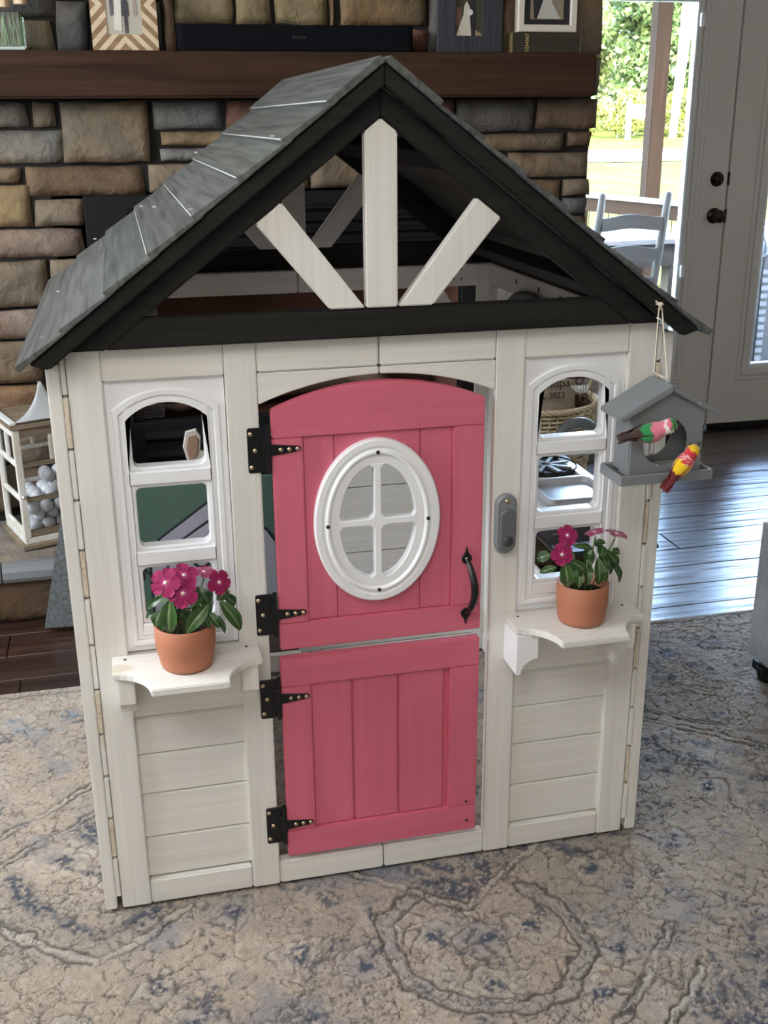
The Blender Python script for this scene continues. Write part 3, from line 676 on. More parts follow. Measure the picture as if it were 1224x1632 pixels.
# shingle boards
cth, sth = math.cos(math.atan(SL)), math.sin(math.atan(SL))
for sx in (-1, 1):
    for k in range(8):
        a = 0.0 if k == 0 else .086+.0719*(k-1)-.012
        b = .086+.0719*k if k < 8 else .589
        def pt(x, off): return (sx*(x+off*sth), 1.5435-SL*x+off*cth)
        yo = random.uniform(-.004, .004)
        pro = [pt(a, .0005), pt(b, .0018), pt(b, .0125), pt(a, .004 if k else .0125)]
        kk = random.uniform(.85, 1.2)
        P('shingle_board', G().prism(pro, -.063+yo, .972+random.uniform(-.006, .006)), 'slate', .0012, color=(kk, kk*random.uniform(.97, 1.03), kk*random.uniform(.97, 1.03)))
M['edge'] = plain('pale_edge', (.55, .56, .54), .5)
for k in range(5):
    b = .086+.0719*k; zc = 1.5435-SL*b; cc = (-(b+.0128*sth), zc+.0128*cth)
    P('edge_strip', G().tube([(cc[0], -.058, cc[1]), (cc[0], .45+.1*k, cc[1]), (cc[0], .90, cc[1])], [.0011, .0009, .0004], 5), 'edge', 0)  # thin pale line along the lower edge of the upper left courses
M['staple'] = plain('steel_staple', (.8, .8, .8), .3, .9)
for (xx, yy) in ((.545, -.03), (.16, .02), (.30, -.02), (.34, .5), (.36, .75), (.47, .93), (.22, .93), (.54, .45)):
    zc = 1.5435-SL*xx+.0155; P('staple', G().box(-xx-.011, -xx-.004, yy, yy+.003, zc-.001, zc+.002), 'staple', 0)

# doors
def screw(x, y, z, r=.0042, parent=None, mat='brass'):
    return mesh_obj('screw', G().lathe([(.0001, -.0022), (r*.55, -.0020), (r, -.0008), (r, .0006)], (x, y, z), 10, 'y'), M[mat], parent, smooth=True, fix=False)
def half_door(lower):
    if not lower:
        z0, z1 = .535, .991
        root = P('upper_half_door', G().plate([[(-.139, .575), (.139, .575), (.139, .955), (-.139, .955)], ell(-.0075, .7745, .0735, .1135, 48)], .0080, .0150), 'pink', 0)
        R = (.193**2+.041**2)/(2*.041)
        top = [(.193-.386*k/20, 1.032-R+math.sqrt(R*R-(.193-.386*k/20)**2)) for k in range(21)]
        P('rail', G().prism([(-.193, .9412), (.193, .9412)]+top, -.005, .015), 'pink_x', .002, root)
        P('rail', G().box(-.193, .193, -.005, .015, .535, .588), 'pink_x', .002, root)
        for a, b in ((-.193, -.139), (.1345, .193)): P('door_stile', G().box(a, b, -.005, .015, .5884, .9408), 'pink', .002, root)
        P('panel_board', G().plate([[(-.0825, .5886), (.0735, .5886), (.0735, .9406), (-.0825, .9406)], ell(-.0075, .7745, .0735, .1135, 48)], .0015, .0078, .0012), 'pink', 0, root)
        for a, b in ((-.1388, -.0835), (.0745, .1343)): P('panel_board', G().box(a, b, .0015, .0078, .5886, .9406), 'pink', .0016, root)
    else:
        root = P('lower_half_door', G().box(-.139, .139, .0075, .0150, .10, .49), 'pink', .001)
        P('rail', G().box(-.195, .193, -.005, .015, .4572, .516), 'pink_x', .002, root); P('rail', G().box(-.195, .193, -.005, .015, .079, .1385), 'pink_x', .002, root)
        for a, b in ((-.195, -.139), (.134, .193)): P('door_stile', G().box(a, b, -.005, .015, .1389, .4568), 'pink', .002, root)
        for a, b in ((-.1388, -.0600), (-.0570, .0305), (.0335, .1235)): P('panel_board', G().box(a, b, .0015, .0078, .1391, .4566), 'pink', .0022, root)
        for x, z in ((.172, .148), (.174, .102)): screw(x, -.005, z, .003, root, 'dark')
    return root
up = half_door(False); lo = half_door(True)
def oval_window():
    cx, cz = -.0075, .7745; g = G(); E_ = lambda a, b: ell(cx, cz, a, b, 56)
    g.plate([E_(.117, .156), E_(.101, .140)], -.0125, .002, .003)
    g.plate([E_(.101, .140), E_(.098, .137)], -.0095, .002)
    g.plate([E_(.098, .137), E_(.087, .126)], -.0150, .002, .004)
    g.plate([E_(.087, .126), E_(.0725, .1125)], -.0105, .002, .001)
    g.plate([E_(.0745, .1145), E_(.071, .111)], -.0105, .010, .001)
    w = .0065; f = .012; a, b = .0725, .1125
    cross = []
    def fil(px, pz, sxx, szz):  # fillet at inner corner
        return [(cx+px+sxx*f*(1-math.sin(t)), cz+pz+szz*f*(1-math.cos(t))) for t in [0, PI/8, PI/4, 3*PI/8, PI/2]]
    q = fil(w, w, 1, 1)[::-1]
    ring = [(cx+w+.010, cz+b*.985), (cx+w, cz+b*.90), (cx+w, cz+w+f)] + [(cx+w+f*(1-math.cos(t)), cz+w+f*(1-math.sin(t))) for t in (PI/8, PI/4, 3*PI/8)] + [(cx+w+f, cz+w), (cx+a*.90, cz+w), (cx+a*.985, cz+w+.008)]
    full = []
    full += ring
    full += [(2*0+p[0], 2*cz-p[1]) for p in ring[::-1]]
    full += [(2*cx-p[0], 2*cz-p[1]) for p in ring]
    full += [(2*cx-p[0], p[1]) for p in ring[::-1]]
    g.plate([full], -.0110, .004, .0015)
    o = P('oval_window', g, 'plastic', 0, up); sub(o, 'white oval window with crossed muntins'); ORG[o.name] = ORG[H.name]
    return cx, cz
cx, cz = oval_window()
for x, z in ((cx, cz+.132), (cx, cz-.132), (cx-.093, cz), (cx+.093, cz)): screw(x, -.0152, z, .0036, up, 'dark')
for zc in (.922, .609, .435, .1545):
    g = G().plate([rrect(-.2355, -.2040, zc-.0405, zc+.0405, .004)], -.0028, .0, .0006)
    g.box(-.2040, -.1985, -.0040, -.0005, zc-.0405, zc+.0405)
    g.tube([(-.2005, -.0045, zc-.043), (-.2005, -.0045, zc+.043)], .0042, 10)
    g.plate([[(-.2095, zc-.0205), (-.198, zc-.0205), (-.196, zc-.0105), (-.152, zc-.0052), (-.1455, zc-.0045), (-.1430, zc-.002), (-.1430, zc+.002), (-.1455, zc+.0045), (-.152, zc+.0052), (-.196, zc+.0105), (-.198, zc+.0205), (-.2095, zc+.0205)]], -.0078, -.0050, .0006)
    h = P('hinge', g, 'iron', 0)
    for x, z in ((-.2295, zc+.030), (-.2225, zc), (-.2295, zc-.030)): screw(x, -.0030, z, .0044, h)
    for x in (-.1785, -.1635, -.1490): screw(x, -.0080, zc, .0042, h)
# door pull
g = G()
for zc, s in ((.684, 1), (.572, -1)):
    pr = [(.163+.0098*math.cos(t), zc+.0105*math.sin(t)) for t in [PI*2*k/20 for k in range(20)]]
    g.plate([pr], -.0085, -.005, .0008)
    g.plate([[(.163-.0055, zc+s*.009), (.163-.0022, zc+s*.014), (.163-.0014, zc+s*.021), (.163, zc+s*.0235), (.163+.0014, zc+s*.021), (.163+.0022, zc+s*.014), (.163+.0055, zc+s*.009)]], -.0085, -.005, .0006)
pts = []
for k in range(15):
    t = k/14; z = .572+.112*t; pts.append((.163+.0075*math.sin(PI*t), -.0085-.030*math.sin(PI*t)**.8, z))
g.tube(pts, [.0042+.0032*math.sin(PI*k/14) for k in range(15)], 10)
h = P('door_handle', g, 'iron', 0, up, smooth=False); ORG[h.name] = ORG[H.name]
sub(h, 'black curved iron door pull')
screw(.163, -.0090, .684, .004, up); screw(.163, -.0090, .572, .004, up)
# doorbell
def stadium(cx, cz, hw, hh, n=12):
    return [(cx+hw*math.cos(PI*k/n), cz+hh-hw+hw*math.sin(PI*k/n)) for k in range(n+1)] + [(cx-hw*math.cos(PI*k/n), cz-hh+hw-hw*math.sin(PI*k/n)) for k in range(n+1)]
bx_, bz_ = .2375, .7465
bell = P('doorbell', G().plate([stadium(bx_, bz_, .0205, .0590)], -.0130, 0, .0035), 'greyplas', 0); sub(bell, 'grey plastic toy doorbell')
P('bell_face', G().plate([stadium(bx_+.001, bz_-.0095, .0150, .0420)], -.0200, -.0125, .0020), plain('bell_face_grey', (.12, .13, .135), .4), 0, bell)
P('bell_button', G().lathe([(.0001, -.0235), (.0085, -.0232), (.0100, -.0215), (.0100, -.0195)], (bx_+.001, 0, bz_-.030), 24, 'y'), 'dkplas', 0, bell, smooth=True)
screw(bx_, -.0140, bz_+.047, .0042, bell)
# window shelves with brackets
def shelf(cx, right):
    hw, hf = .1305, .0665; z1, z0 = .558, .5445
    pts = [(cx-hw, .0), (cx-hw, -.070)]
    for k in range(1, 9):
        a = PI/2*k/8; pts.append((cx-hw+(hw-hf)*math.sin(a), -.144+.074*math.cos(a)))
    pts += [(2*cx-p[0], p[1]) for p in pts[::-1]]
    s = P('window_shelf', G().prism(pts, z0, z1, 'z'), 'white_x', .0018)
    for sx in (-1, 1):
        if right:
            xa = cx-.1285 if sx < 0 else cx+.070
            pr = [(xa, z0-.0005), (xa+.044, z0-.0005), (xa+.044, .492)] + [(xa+.044-.034*math.sin(t), .460+.032*math.cos(t)) for t in [PI/2*k/6 for k in range(1, 7)]] + [(xa, .462)]
            P('bracket', G().prism(pr, -.072, -.0005), 'plastic' if sx < 0 else 'white_x', .0012, s)
        else:
            xa = cx-.1235 if sx < 0 else cx+.094
            pr = [(-.0005, z0-.0005), (-.064, z0-.0005), (-.064, .492)] + [(-.064+.030*math.sin(t), .462+.030*math.cos(t)) for t in [PI/2*k/6 for k in range(1, 7)]] + [(-.0005, .459)]
            P('bracket', G().prism(pr, xa, xa+.029, 'x'), 'white_z', .0012, s)
        o = mesh_obj('screw', G().lathe([(.0001, .0004), (.0026, .0006), (.0034, -.0004)], (cx+sx*.108, -.018, z1), 10), M['dark'], s, fix=False)
shelf(-.3655, False); shelf(.3725, True)
# play kitchen on the right wall: counter, stove burner, sink, black serving shelf
KZ = .598
ct = P('kitchen_counter', G().box(.508, .535, .462, .84, KZ-.014, KZ).box(.535, .702, .462, .98, KZ-.012, KZ-.001).box(.672, .702, .462, .98, KZ-.001, KZ+.006), plain('pale_grey_top', (.55, .57, .60), .25), .002); sub(ct, 'pale grey toy kitchen counter')
M['stove'] = plain('stove_black', (.01, .01, .01), .3)
g = G().lathe([(.0001, .0), (.086, .0), (.088, .004), (.080, .010), (.074, .003), (.0001, .002)], (.618, .755, KZ-.001), 36)
P('burner_ring', g, 'stove', 0, ct, smooth=False)
g = G()
for k in range(8):
    a = k*PI/4+.2; g.add(*(lambda G_: (G_.v, G_.f))(G().box(.012, .068, -.0055, .0055, .003, .009).xf(Matrix.Translation((.618, .755, KZ)) @ Matrix.Rotation(a, 4, 'Z'))))
P('burner_grate', g, plain('burner_grey', (.30, .31, .32), .35, .3), 0, ct)
def basin(x0, x1, y0, y1, z1, d, r, th):
    o = rrect(x0, x1, y0, y1, r, 5); i_ = rrect(x0+th, x1-th, y0+th, y1-th, r*.8, 5); j = rrect(x0+th+.015, x1-th-.015, y0+th+.015, y1-th-.015, r*.6, 5); oo = rrect(x0+.006, x1-.006, y0+.006, y1-.006, r*.9, 5)
    n = len(o); v = [(p[0], p[1], z1-d) for p in oo]+[(p[0], p[1], z1) for p in o]+[(p[0], p[1], z1) for p in i_]+[(p[0], p[1], z1-d+.012) for p in j]; f = []
    for a in range(3):
        for k in range(n): f.append((a*n+k, a*n+(k+1)%n, (a+1)*n+(k+1)%n, (a+1)*n+k))
    f.append(tuple(range(n))); f.append(tuple(3*n+k for k in range(n)))
    return G().add(v, f)
P('sink_basin', basin(.515, .690, .465, .635, KZ+.012, .060, .022, .012), 'sink', .0015, ct)
P('back_ledge', G().box(.60, .875, .945, 1.005, .560, KZ-.0145).box(.60, .67, .985, 1.005, KZ-.0145, KZ+.004), bpy.data.materials['pale_grey_top'], .002, ct)
P('faucet', G().tube([(.742, .975, .583)]+[(.800-.056*math.cos(PI*k/14), .975, .597+.052*math.sin(PI*k/14)) for k in range(15)]+[(.858, .975, .583)], .0155, 12), 'greyplas', 0, ct, smooth=True)
sh = P('serving_shelf', G().box(.468, .712, .285, .430, .538, .550), plain('black_shelf', (.012, .012, .013), .35), .002); sub(sh, 'black serving shelf through the side hatch')
for x in (.505, .512): mesh_obj('screw', G().lathe([(.0001, .0012), (.003, .0006), (.003, -.0004)], (x, .40, .5502), 10), M['staple'], sh, fix=False)
P('shelf_support', G().box(.60, .616, .35, .362, .551, .62), 'plastic', .001, sh)
# toy clock-like grey arch mounted on the right top rail
g = G().tube([(.492, .57-.165*math.cos(PI*k/14), 1.005+.068*math.sin(PI*k/14)) for k in range(15)], .011, 10)
P('grey_arch', g, plain('slate_plastic', (.09, .10, .115), .35), 0, smooth=True)
for yy in (.42, .55, .70): P('screw_hole', G().box(.5008, .5018, yy, yy+.006, 1.085, 1.097), 'dark', 0)
for x, z in ((.40, 1.098), (.42, 1.098), (.40, 1.074), (.42, 1.074)): P('screw_hole', G().box(x, x+.004, yr0-.0003, yr0+.0006, z, z+.004), 'dark', 0)

# ------------------------------------------------------------------ potted flowers
def leaf_mesh(name):
    v = []; f = []; uv = []; nu, nv = 8, 10
    for i in range(nu+1):
        t = i/nu; wd = .5*math.sin(PI*min(1, t*.94+.03))**.75*(1-.25*t)+.01
        for j in range(nv+1):
            s = (j/nv-.5)*2
            v.append((t, s*wd*.42, -.0+.20*math.sin(PI*t)*(.6+.4*t)+abs(s)*wd*.14+.012*math.sin(t*14)*abs(s))); uv.append((t, j/nv))
    for i in range(nu):
        for j in range(nv): a = i*(nv+1)+j; f.append((a, a+nv+1, a+nv+2, a+1))
    me = bpy.data.meshes.new(name); me.from_pydata(v, [], f); me.polygons.foreach_set('use_smooth', [True]*len(f))
    cols = []
    for (t, s) in uv:
        c = abs(s-.5)*2; cols.append((.16, .24, .11) if c < .1 else ((.022, .062, .016) if c < .8 else (.03, .085, .02)))
    me.color_attributes.new('col', 'FLOAT_COLOR', 'POINT'); a = np.ones((len(v), 4), np.float32); a[:, :3] = cols; me.color_attributes['col'].data.foreach_set('color', a.ravel())
    me.materials.append(M['leaf']); return me
def leaf_mat():
    m, t, b = new_mat('leaf'); L = t.links.new
    a = N(t, 'ShaderNodeAttribute', attribute_name='col'); oi = N(t, 'ShaderNodeObjectInfo')
    mx = N(t, 'ShaderNodeMix', data_type='RGBA', blend_type='MULTIPLY'); mx.inputs[0].default_value = 1; r = ramp(t, [(0, (.75, .8, .75)), (1, (1.5, 1.35, 1.2))], oi.outputs['Random'])
    L(a.outputs['Color'], mx.inputs[6]); L(r.outputs[0], mx.inputs[7]); L(mx.outputs[2], b.inputs['Base Color']); b.inputs['Roughness'].default_value = .35
    b.inputs['Subsurface Weight'].default_value = .0
    return m
M['leaf'] = leaf_mat()
LEAF = leaf_mesh('leaf')
def petal_mesh():
    v = []; f = []; cols = []; nu, nv = 6, 6
    for i in range(nu+1):
        t = i/nu; wd = .62*math.sin(PI/2*min(1, t*1.35))*(1 if t < .75 else math.sqrt(max(.05, 1-((t-.75)/.26)**2)))
        for j in range(nv+1):
            s = (j/nv-.5)*2; v.append((t*(1-.08*(abs(s) < .2)*(t > .9)), s*wd*.72, .10*t-.16*t*t+.06*s*s*t+.02*math.sin(5*s+4*t)))
            cols.append((.80, .66, .68) if t < .14 else ((.42, .04, .18) if t < .30 else ((.26, .003, .07) if t < .8 else (.30, .006, .09))))
    for i in range(nu):
        for j in range(nv): a = i*(nv+1)+j; f.append((a, a+nv+1, a+nv+2, a+1))
    me = bpy.data.meshes.new('petal'); me.from_pydata(v, [], f); me.polygons.foreach_set('use_smooth', [True]*len(f))
    me.color_attributes.new('col', 'FLOAT_COLOR', 'POINT'); a = np.ones((len(v), 4), np.float32); a[:, :3] = cols; me.color_attributes['col'].data.foreach_set('color', a.ravel())
    me.materials.append(attr_mat('petal', 'col', .55, .3, sheen=.3)); return me
PETAL = petal_mesh()
M['stem'] = plain('stem_green', (.07, .12, .04), .5); M['ctr'] = plain('flower_eye', (.85, .78, .60), .5)
def potted(cx, cy, base, rtop, rbot, h, label, flowers, leaves):
    t = thing('potted_flower', label, 'potted plant', (cx, cy, base), 0, None)
    prof = [(.0001, 0), (rbot*.80, 0), (rbot*.93, .003), (rbot*.99, .012), (rtop, h*.55), (rtop, h-.002), (rtop-.002, h), (rtop-.005, h-.001), (rtop-.0055, h*.5), (.0001, h*.5)]
    mesh_obj('pot', G().lathe(prof, (0,0,0), 48), M['terra'], t, smooth=True, local=True); 
    mesh_obj('soil', G().lathe([(.0001, h*.74), (rtop*.5, h*.75), (rtop-.0062, h*.72)], (0,0,0), 24), M['soil'], t, smooth=True, local=True, fix=False)
    for (x, y, z, x2, y2, z2, wd) in leaves:
        a = Vector((x-cx, y-cy, z-base)); b = Vector((x2-cx, y2-cy, z2-base)); xa = (b-a).normalized()
        za = Vector((-.10+.5*(x-cx)*6, -.80, .60)); za = (za-xa*za.dot(xa)).normalized(); ya = za.cross(xa); ln = (b-a).length
        o = bpy.data.objects.new('leaf', LEAF); COL.objects.link(o); o.parent = t; o.location = a
        o.rotation_euler = Matrix((xa, ya, za)).transposed().to_euler(); o.scale = (ln, wd/.40, ln)
    for i, (x, y, z, nrm, r) in enumerate(flowers):
        n = Vector(nrm).normalized(); q = n.to_track_quat('Z', 'Y')
        fo = mesh_obj('flower', G().lathe([(.0001, .09), (.10, .07), (.13, .03), (.06, -.02), (.05, -.5), (.0001, -.5)], (0,0,0), 10), M['ctr'], t, smooth=True, local=True)
        fo.location = (x, y, z); fo.rotation_euler = q.to_euler(); fo.scale = (r, r, r)
        for k in range(5):
            p = bpy.data.objects.new('petal', PETAL); COL.objects.link(p); p.parent = fo; p.rotation_euler = (0, 0, 2*PI*k/5+i*.7)
        b = Vector((x, y, z))-n*r*.5; s = Vector((x*.25, y*.25, h*.7))
        mesh_obj('stem', G().tube([s, s.lerp(b, .5)+Vector((0, 0, .008)), b], .0016, 6), M['stem'], t, smooth=True, local=True)
    # upright stems carrying the leaves
    for k in range(3):
        a = k*2.1+.4; mesh_obj('stem', G().tube([(math.cos(a)*.012, math.sin(a)*.012, h*.7), (math.cos(a)*.02, math.sin(a)*.02, h+.05)], .0022, 6), M['stem'], t, smooth=True, local=True)
    return t
D2R = math.radians
def rel(l, cx, cy, bz): return [(x-cx, y-cy, z-bz, n, r) for x, y, z, n, r in l]
potted(-.3665, -.062, .5585, .0525, .047, .082, 'terracotta pot of magenta flowers on the left window shelf',
  rel([(-.394,-.105,.735,(-.25,-.85,.45),.0262),(-.367,-.112,.716,(.0,-.93,.35),.0262),(-.362,-.092,.740,(.15,-.5,.75),.025),(-.304,-.085,.718,(.35,-.85,.25),.0225),(-.327,-.068,.733,(.1,-.1,1),.022)], -.3665, -.062, .5585),
  [(-.389,-.105,.702,-.393,-.100,.640,.032),(-.325,-.090,.681,-.366,-.103,.638,.027),(-.405,-.085,.676,-.416,-.085,.648,.023),(-.400,-.085,.701,-.426,-.070,.675,.015),(-.303,-.070,.675,-.271,-.070,.618,.027),(-.327,-.085,.666,-.309,-.095,.637,.017),(-.296,-.060,.684,-.277,-.050,.656,.020),(-.308,-.070,.649,-.299,-.080,.619,.010),(-.324,-.075,.677,-.337,-.070,.703,.032),(-.333,-.085,.694,-.355,-.095,.682,.015),(-.414,-.070,.666,-.431,-.060,.654,.009),(-.308,-.065,.676,-.286,-.050,.686,.020),(-.362,-.075,.677,-.377,-.080,.649,.020),(-.347,-.070,.679,-.337,-.080,.646,.018),(-.384,-.090,.692,-.400,-.090,.664,.023),(-.35,-.05,.685,-.33,-.02,.67,.024),(-.38,-.05,.685,-.41,-.02,.67,.024),(-.36,-.085,.672,-.352,-.10,.637,.020),(-.345,-.08,.668,-.325,-.098,.64,.018),(-.40,-.07,.672,-.405,-.095,.642,.018),(-.37,-.06,.69,-.365,-.085,.665,.024),(-.335,-.05,.69,-.32,-.075,.66,.024)])
potted(.3755, -.062, .5585, .0490, .0455, .0815, 'terracotta pot of magenta flowers on the right window shelf',
  rel([(.328,-.088,.745,(.05,-.85,.55),.0205),(.311,-.108,.717,(-.1,-.95,.25),.0215),(.436,-.065,.730,(.25,-.05,1),.022),(.396,-.055,.733,(-.25,.1,1),.019)], .3755, -.062, .5585),
  [(.317,-.105,.700,.329,-.100,.648,.028),(.331,-.100,.699,.365,-.095,.671,.020),(.298,-.085,.709,.278,-.070,.696,.023),(.312,-.085,.683,.285,-.070,.668,.016),(.392,-.085,.693,.393,-.090,.641,.023),(.412,-.070,.701,.442,-.065,.659,.019),(.405,-.075,.712,.397,-.085,.695,.022),(.431,-.060,.695,.450,-.055,.685,.015),(.426,-.070,.681,.445,-.070,.632,.015),(.353,-.060,.711,.394,-.055,.699,.013),(.379,-.075,.679,.380,-.080,.651,.014),(.417,-.060,.711,.395,-.055,.714,.011),(.375,-.075,.700,.388,-.080,.697,.017),(.352,-.070,.686,.364,-.075,.647,.016),(.393,-.060,.695,.371,-.070,.669,.018),(.420,-.060,.686,.430,-.060,.646,.016),(.405,-.04,.70,.43,-.02,.69,.022),(.36,-.045,.69,.33,-.02,.68,.022),(.355,-.08,.675,.352,-.098,.642,.019),(.375,-.07,.68,.37,-.098,.645,.02),(.40,-.07,.675,.412,-.085,.643,.018),(.34,-.07,.685,.345,-.095,.652,.022),(.385,-.05,.70,.38,-.075,.67,.024),(.41,-.055,.69,.415,-.075,.66,.022)])

# ------------------------------------------------------------------ bird feeder house
bhx, bhy, bhz = .479, -.116, .862
bh = thing('bird_house_feeder', 'grey plastic bird feeder house hanging by a cord from the right eave', 'bird feeder', (bhx, bhy, bhz))
def B(name, g, mat='greyplas', bevel=.0015, **k): return mesh_obj(name, g, M[mat] if isinstance(mat, str) else mat, bh, bevel=bevel, **k)
bw = .068; bf, bb = -.148, -.084       # half width, front y, back y
hz = bhz+.008
wallz = .982; apex = 1.018
def houseface(y0, y1, hole):
    o = [(bhx-bw, hz), (bhx+bw, hz), (bhx+bw, wallz), (bhx, apex-.004), (bhx-bw, wallz)]
    B('gable_wall', G().plate([o, ell(bhx-.002, .926, .0420, .0425, 36)], y0, y1, .0008), bevel=0)
houseface(bf, bf+.004, True); houseface(bb-.004, bb, True)
for sx in (-1, 1):
    x0, x1 = sorted((bhx+sx*bw, bhx+sx*(bw-.004)))
    B('side_wall', G().box(x0, x1, bf+.0045, bb-.0045, hz, wallz-.001))
    s = (apex-wallz)/bw; ext = .092
    B('roof_panel', G().prism([(bhx+sx*.0004, apex), (bhx+sx*ext, apex-s*ext), (bhx+sx*(ext+.004), apex-s*ext+.009), (bhx+sx*.0004, apex+.0125)], bf-.012, bb+.012), bevel=.002)
B('tray', G().plate([rrect(bhx-.0885, bhx+.0885, bf-.012, bb+.012, .003), rrect(bhx-.0835, bhx+.0835, bf-.007, bb+.007, .002)], 0, .018, .002).xf(Matrix(((1,0,0,0),(0,0,1,0),(0,-1,0,hz+.004),(0,0,0,1)))), bevel=0)
B('tray_floor', G().box(bhx-.086, bhx+.086, bf-.0095, bb+.0095, hz-.013, hz-.009), bevel=.001)
M['seed'] = plain('pale_seed', (.6, .58, .55), .8, bump=1, bscale=300)
B('seed_bed', G().box(bhx-.06, bhx+.06, bf+.006, bb-.006, hz-.009, hz+.004), 'seed', 0)
for y_ in (bf+.012, bb-.002): B('roof_staple', G().tube([(bhx-.001, y_, apex+.008), (bhx-.001, y_, apex+.018), (bhx-.001, y_+.006, apex+.018), (bhx-.001, y_+.006, apex+.008)], .0012, 6), 'staple', 0)
B('screw', G().lathe([(.0001, -.0015), (.002, -.001), (.002, .001)], (bhx+.050, bf-.012, apex-.022), 10, 'y'), 'staple', 0)
M['cord'] = plain('cream_cord', (.72, .66, .52), .8)
hk = (.4885, -.066, 1.150)
g = G(); p1, p2 = (bhx-.001, bf+.015, apex+.018), (bhx-.001, bb+.001, apex+.018)
g.tube([p1, (hk[0]+.004, hk[1], hk[2]-.004), hk], .0011, 6); g.tube([p2, (hk[0]-.004, hk[1]-.004, hk[2]-.004), hk], .0011, 6); g.tube([p1, (bhx+.004, (bf+bb)/2, apex+.015), p2], .0011, 6)
B('cord', g, 'cord', 0)
g = G().sphere((hk[0], hk[1]-.001, hk[2]+.003), .0052, 10, 6, (1.1, .8, .8)); g.tube([(hk[0], hk[1], hk[2]+.004), (hk[0]-.010, hk[1]-.002, hk[2]+.009)], .0016, 6); g.tube([(hk[0], hk[1], hk[2]+.004), (hk[0]-.009, hk[1]-.002, hk[2]+.004)], .0012, 6)
B('cord_knot', g, 'cord', 0, smooth=True)
B('hook', G().tube([(hk[0], -.0555, hk[2]-.006), (hk[0], hk[1]-.003, hk[2]-.006), (hk[0], hk[1]-.004, hk[2]-.001)], .0016, 8), 'brass', 0, smooth=True)

# ------------------------------------------------------------------ little feathered birds
M['bird'] = attr_mat('bird_feathers', 'col', .75, .2, bump=.6, bscale=500, sheen=.3)
M['eye'] = plain('bead_eye', (.004, .004, .004), .15); M['beak'] = plain('beak', (.03, .025, .03), .5)
M['feather_dk'] = plain('dark_feather', (.035, .016, .012), .7, bump=.8, bscale=400); M['feather_rd'] = plain('maroon_feather', (.12, .006, .008), .7, bump=.8, bscale=400); M['feather_pk'] = plain('pinkish_feather', (.55, .30, .28), .7, bump=.8, bscale=400)
def bird(label, Mx, colf, tailmat, wingmat, tail_len, scl=1.1):
    """local frame: +x = towards head, z = back, body about 7 cm"""
    t = thing('toy_bird', label, 'toy bird', Mx.translation)
    R3 = Mx.to_3x3(); t.rotation_euler = R3.to_euler(); t.scale = (scl, scl, scl)
    K = [(-.036, -.001, .0025), (-.030, -.001, .0075), (-.020, -.0015, .0132), (-.008, -.001, .0162), (.004, .001, .0155), (.011, .0045, .0128), (.016, .0085, .0118), (.022, .0115, .0125), (.028, .012, .0108), (.032, .0118, .0070), (.0345, .0114, .002)]
    sp = []
    for i in range(len(K)-1):
        for q in range(4):
            t_ = q/4; t_ = t_; sp.append(tuple(K[i][c]*(1-t_)+K[i+1][c]*t_ for c in range(3)))
    sp.append(K[-1])
    seg = 22; v = []; f = []; cols = []
    for (x, z, r) in sp:
        for k in range(seg):
            a = 2*PI*k/seg; v.append((x, r*.95*math.cos(a), z+r*math.sin(a))); cols.append(colf(x+.0016*math.sin(5*a+x*300)+.001*math.sin(11*a), math.sin(a)+.12*math.sin(x*900)))
    for i in range(len(sp)-1):
        for k in range(seg): f.append((i*seg+k, i*seg+(k+1)%seg, (i+1)*seg+(k+1)%seg, (i+1)*seg+k))
    f.append(tuple(range(seg-1, -1, -1))); f.append(tuple((len(sp)-1)*seg+k for k in range(seg)))
    b = mesh_obj('body', G().add(v, f), M['bird'], t, smooth=True, local=True, fix=False); set_cols(b, cols)
    mesh_obj('beak', G().tube([(.032, 0, .011), (.038, 0, .0098), (.042, 0, .007)], [.0032, .002, .0003], 8), M['beak'], t, smooth=True, local=True)
    for s in (-1, 1):
        mesh_obj('eye', G().sphere((.0285, s*.0096, .0135), .0020, 10, 6), M['eye'], t, smooth=True, local=True)
        w_ = G(); pts = [(.006, .006), (-.004, .010), (-.020, .009), (-.038, .003), (-.050, -.003), (-.036, -.005), (-.018, -.006), (-.002, -.004)]
        w_.plate([pts], 0, .0016, .0004).xf(Matrix(((1,0,0,0),(0,1,0,0),(0,0,1,0),(0,0,0,1))))
        off = s*.0128
        w_.v = [(p[0], off+s*(p[1]*-1)+s*-.18*max(0, -p[0]-.008), p[2]) for p in w_.v]
        mesh_obj('wing', w_, M[wingmat], t, local=True)
    for j, (dy, dz, mt) in enumerate(((-.005, 0, tailmat), (.005, .0, tailmat), (0, .002, tailmat), (-.002, -.0025, 'feather_pk' if tailmat == 'feather_dk' else tailmat))):
        g_ = G(); ln = tail_len*(1-.12*(j == 3))
        pts = [(-.028, .004), (-.028, -.004), (-.028-ln*.6, -.0052), (-.028-ln*.93, -.0030), (-.028-ln, 0), (-.028-ln*.93, .003), (-.028-ln*.6, .0052)]
        g_.plate([pts], 0, .0010, .0003); g_.v = [(p[0], p[2]+dy*(.3+min(1, (-.028-p[0])/ln)), p[1]*.0+dz+p[1]-.02*max(0, (-.028-p[0])/ln)**2*.5) for p in g_.v]
        g_.v = [(p[0], p[2]*.0+p[1], p[2]) for p in g_.v]
        mesh_obj('tail_feather', g_, M[mt], t, local=True)
    return t
def c_pink(x, s):
    if x > .024 and s > .25: return (.03, .20, .05)
    if x > .018 and s > .45: return (.62, .14, .20)
    if x > .014 and s > -.8: return (.72, .66, .60)
    if x > -.004: return (.62, .17, .23)
    if x > -.020 and s > -.1: return (.02, .22, .06)
    return (.05, .025, .02) if s > -.5 else (.6, .35, .33)
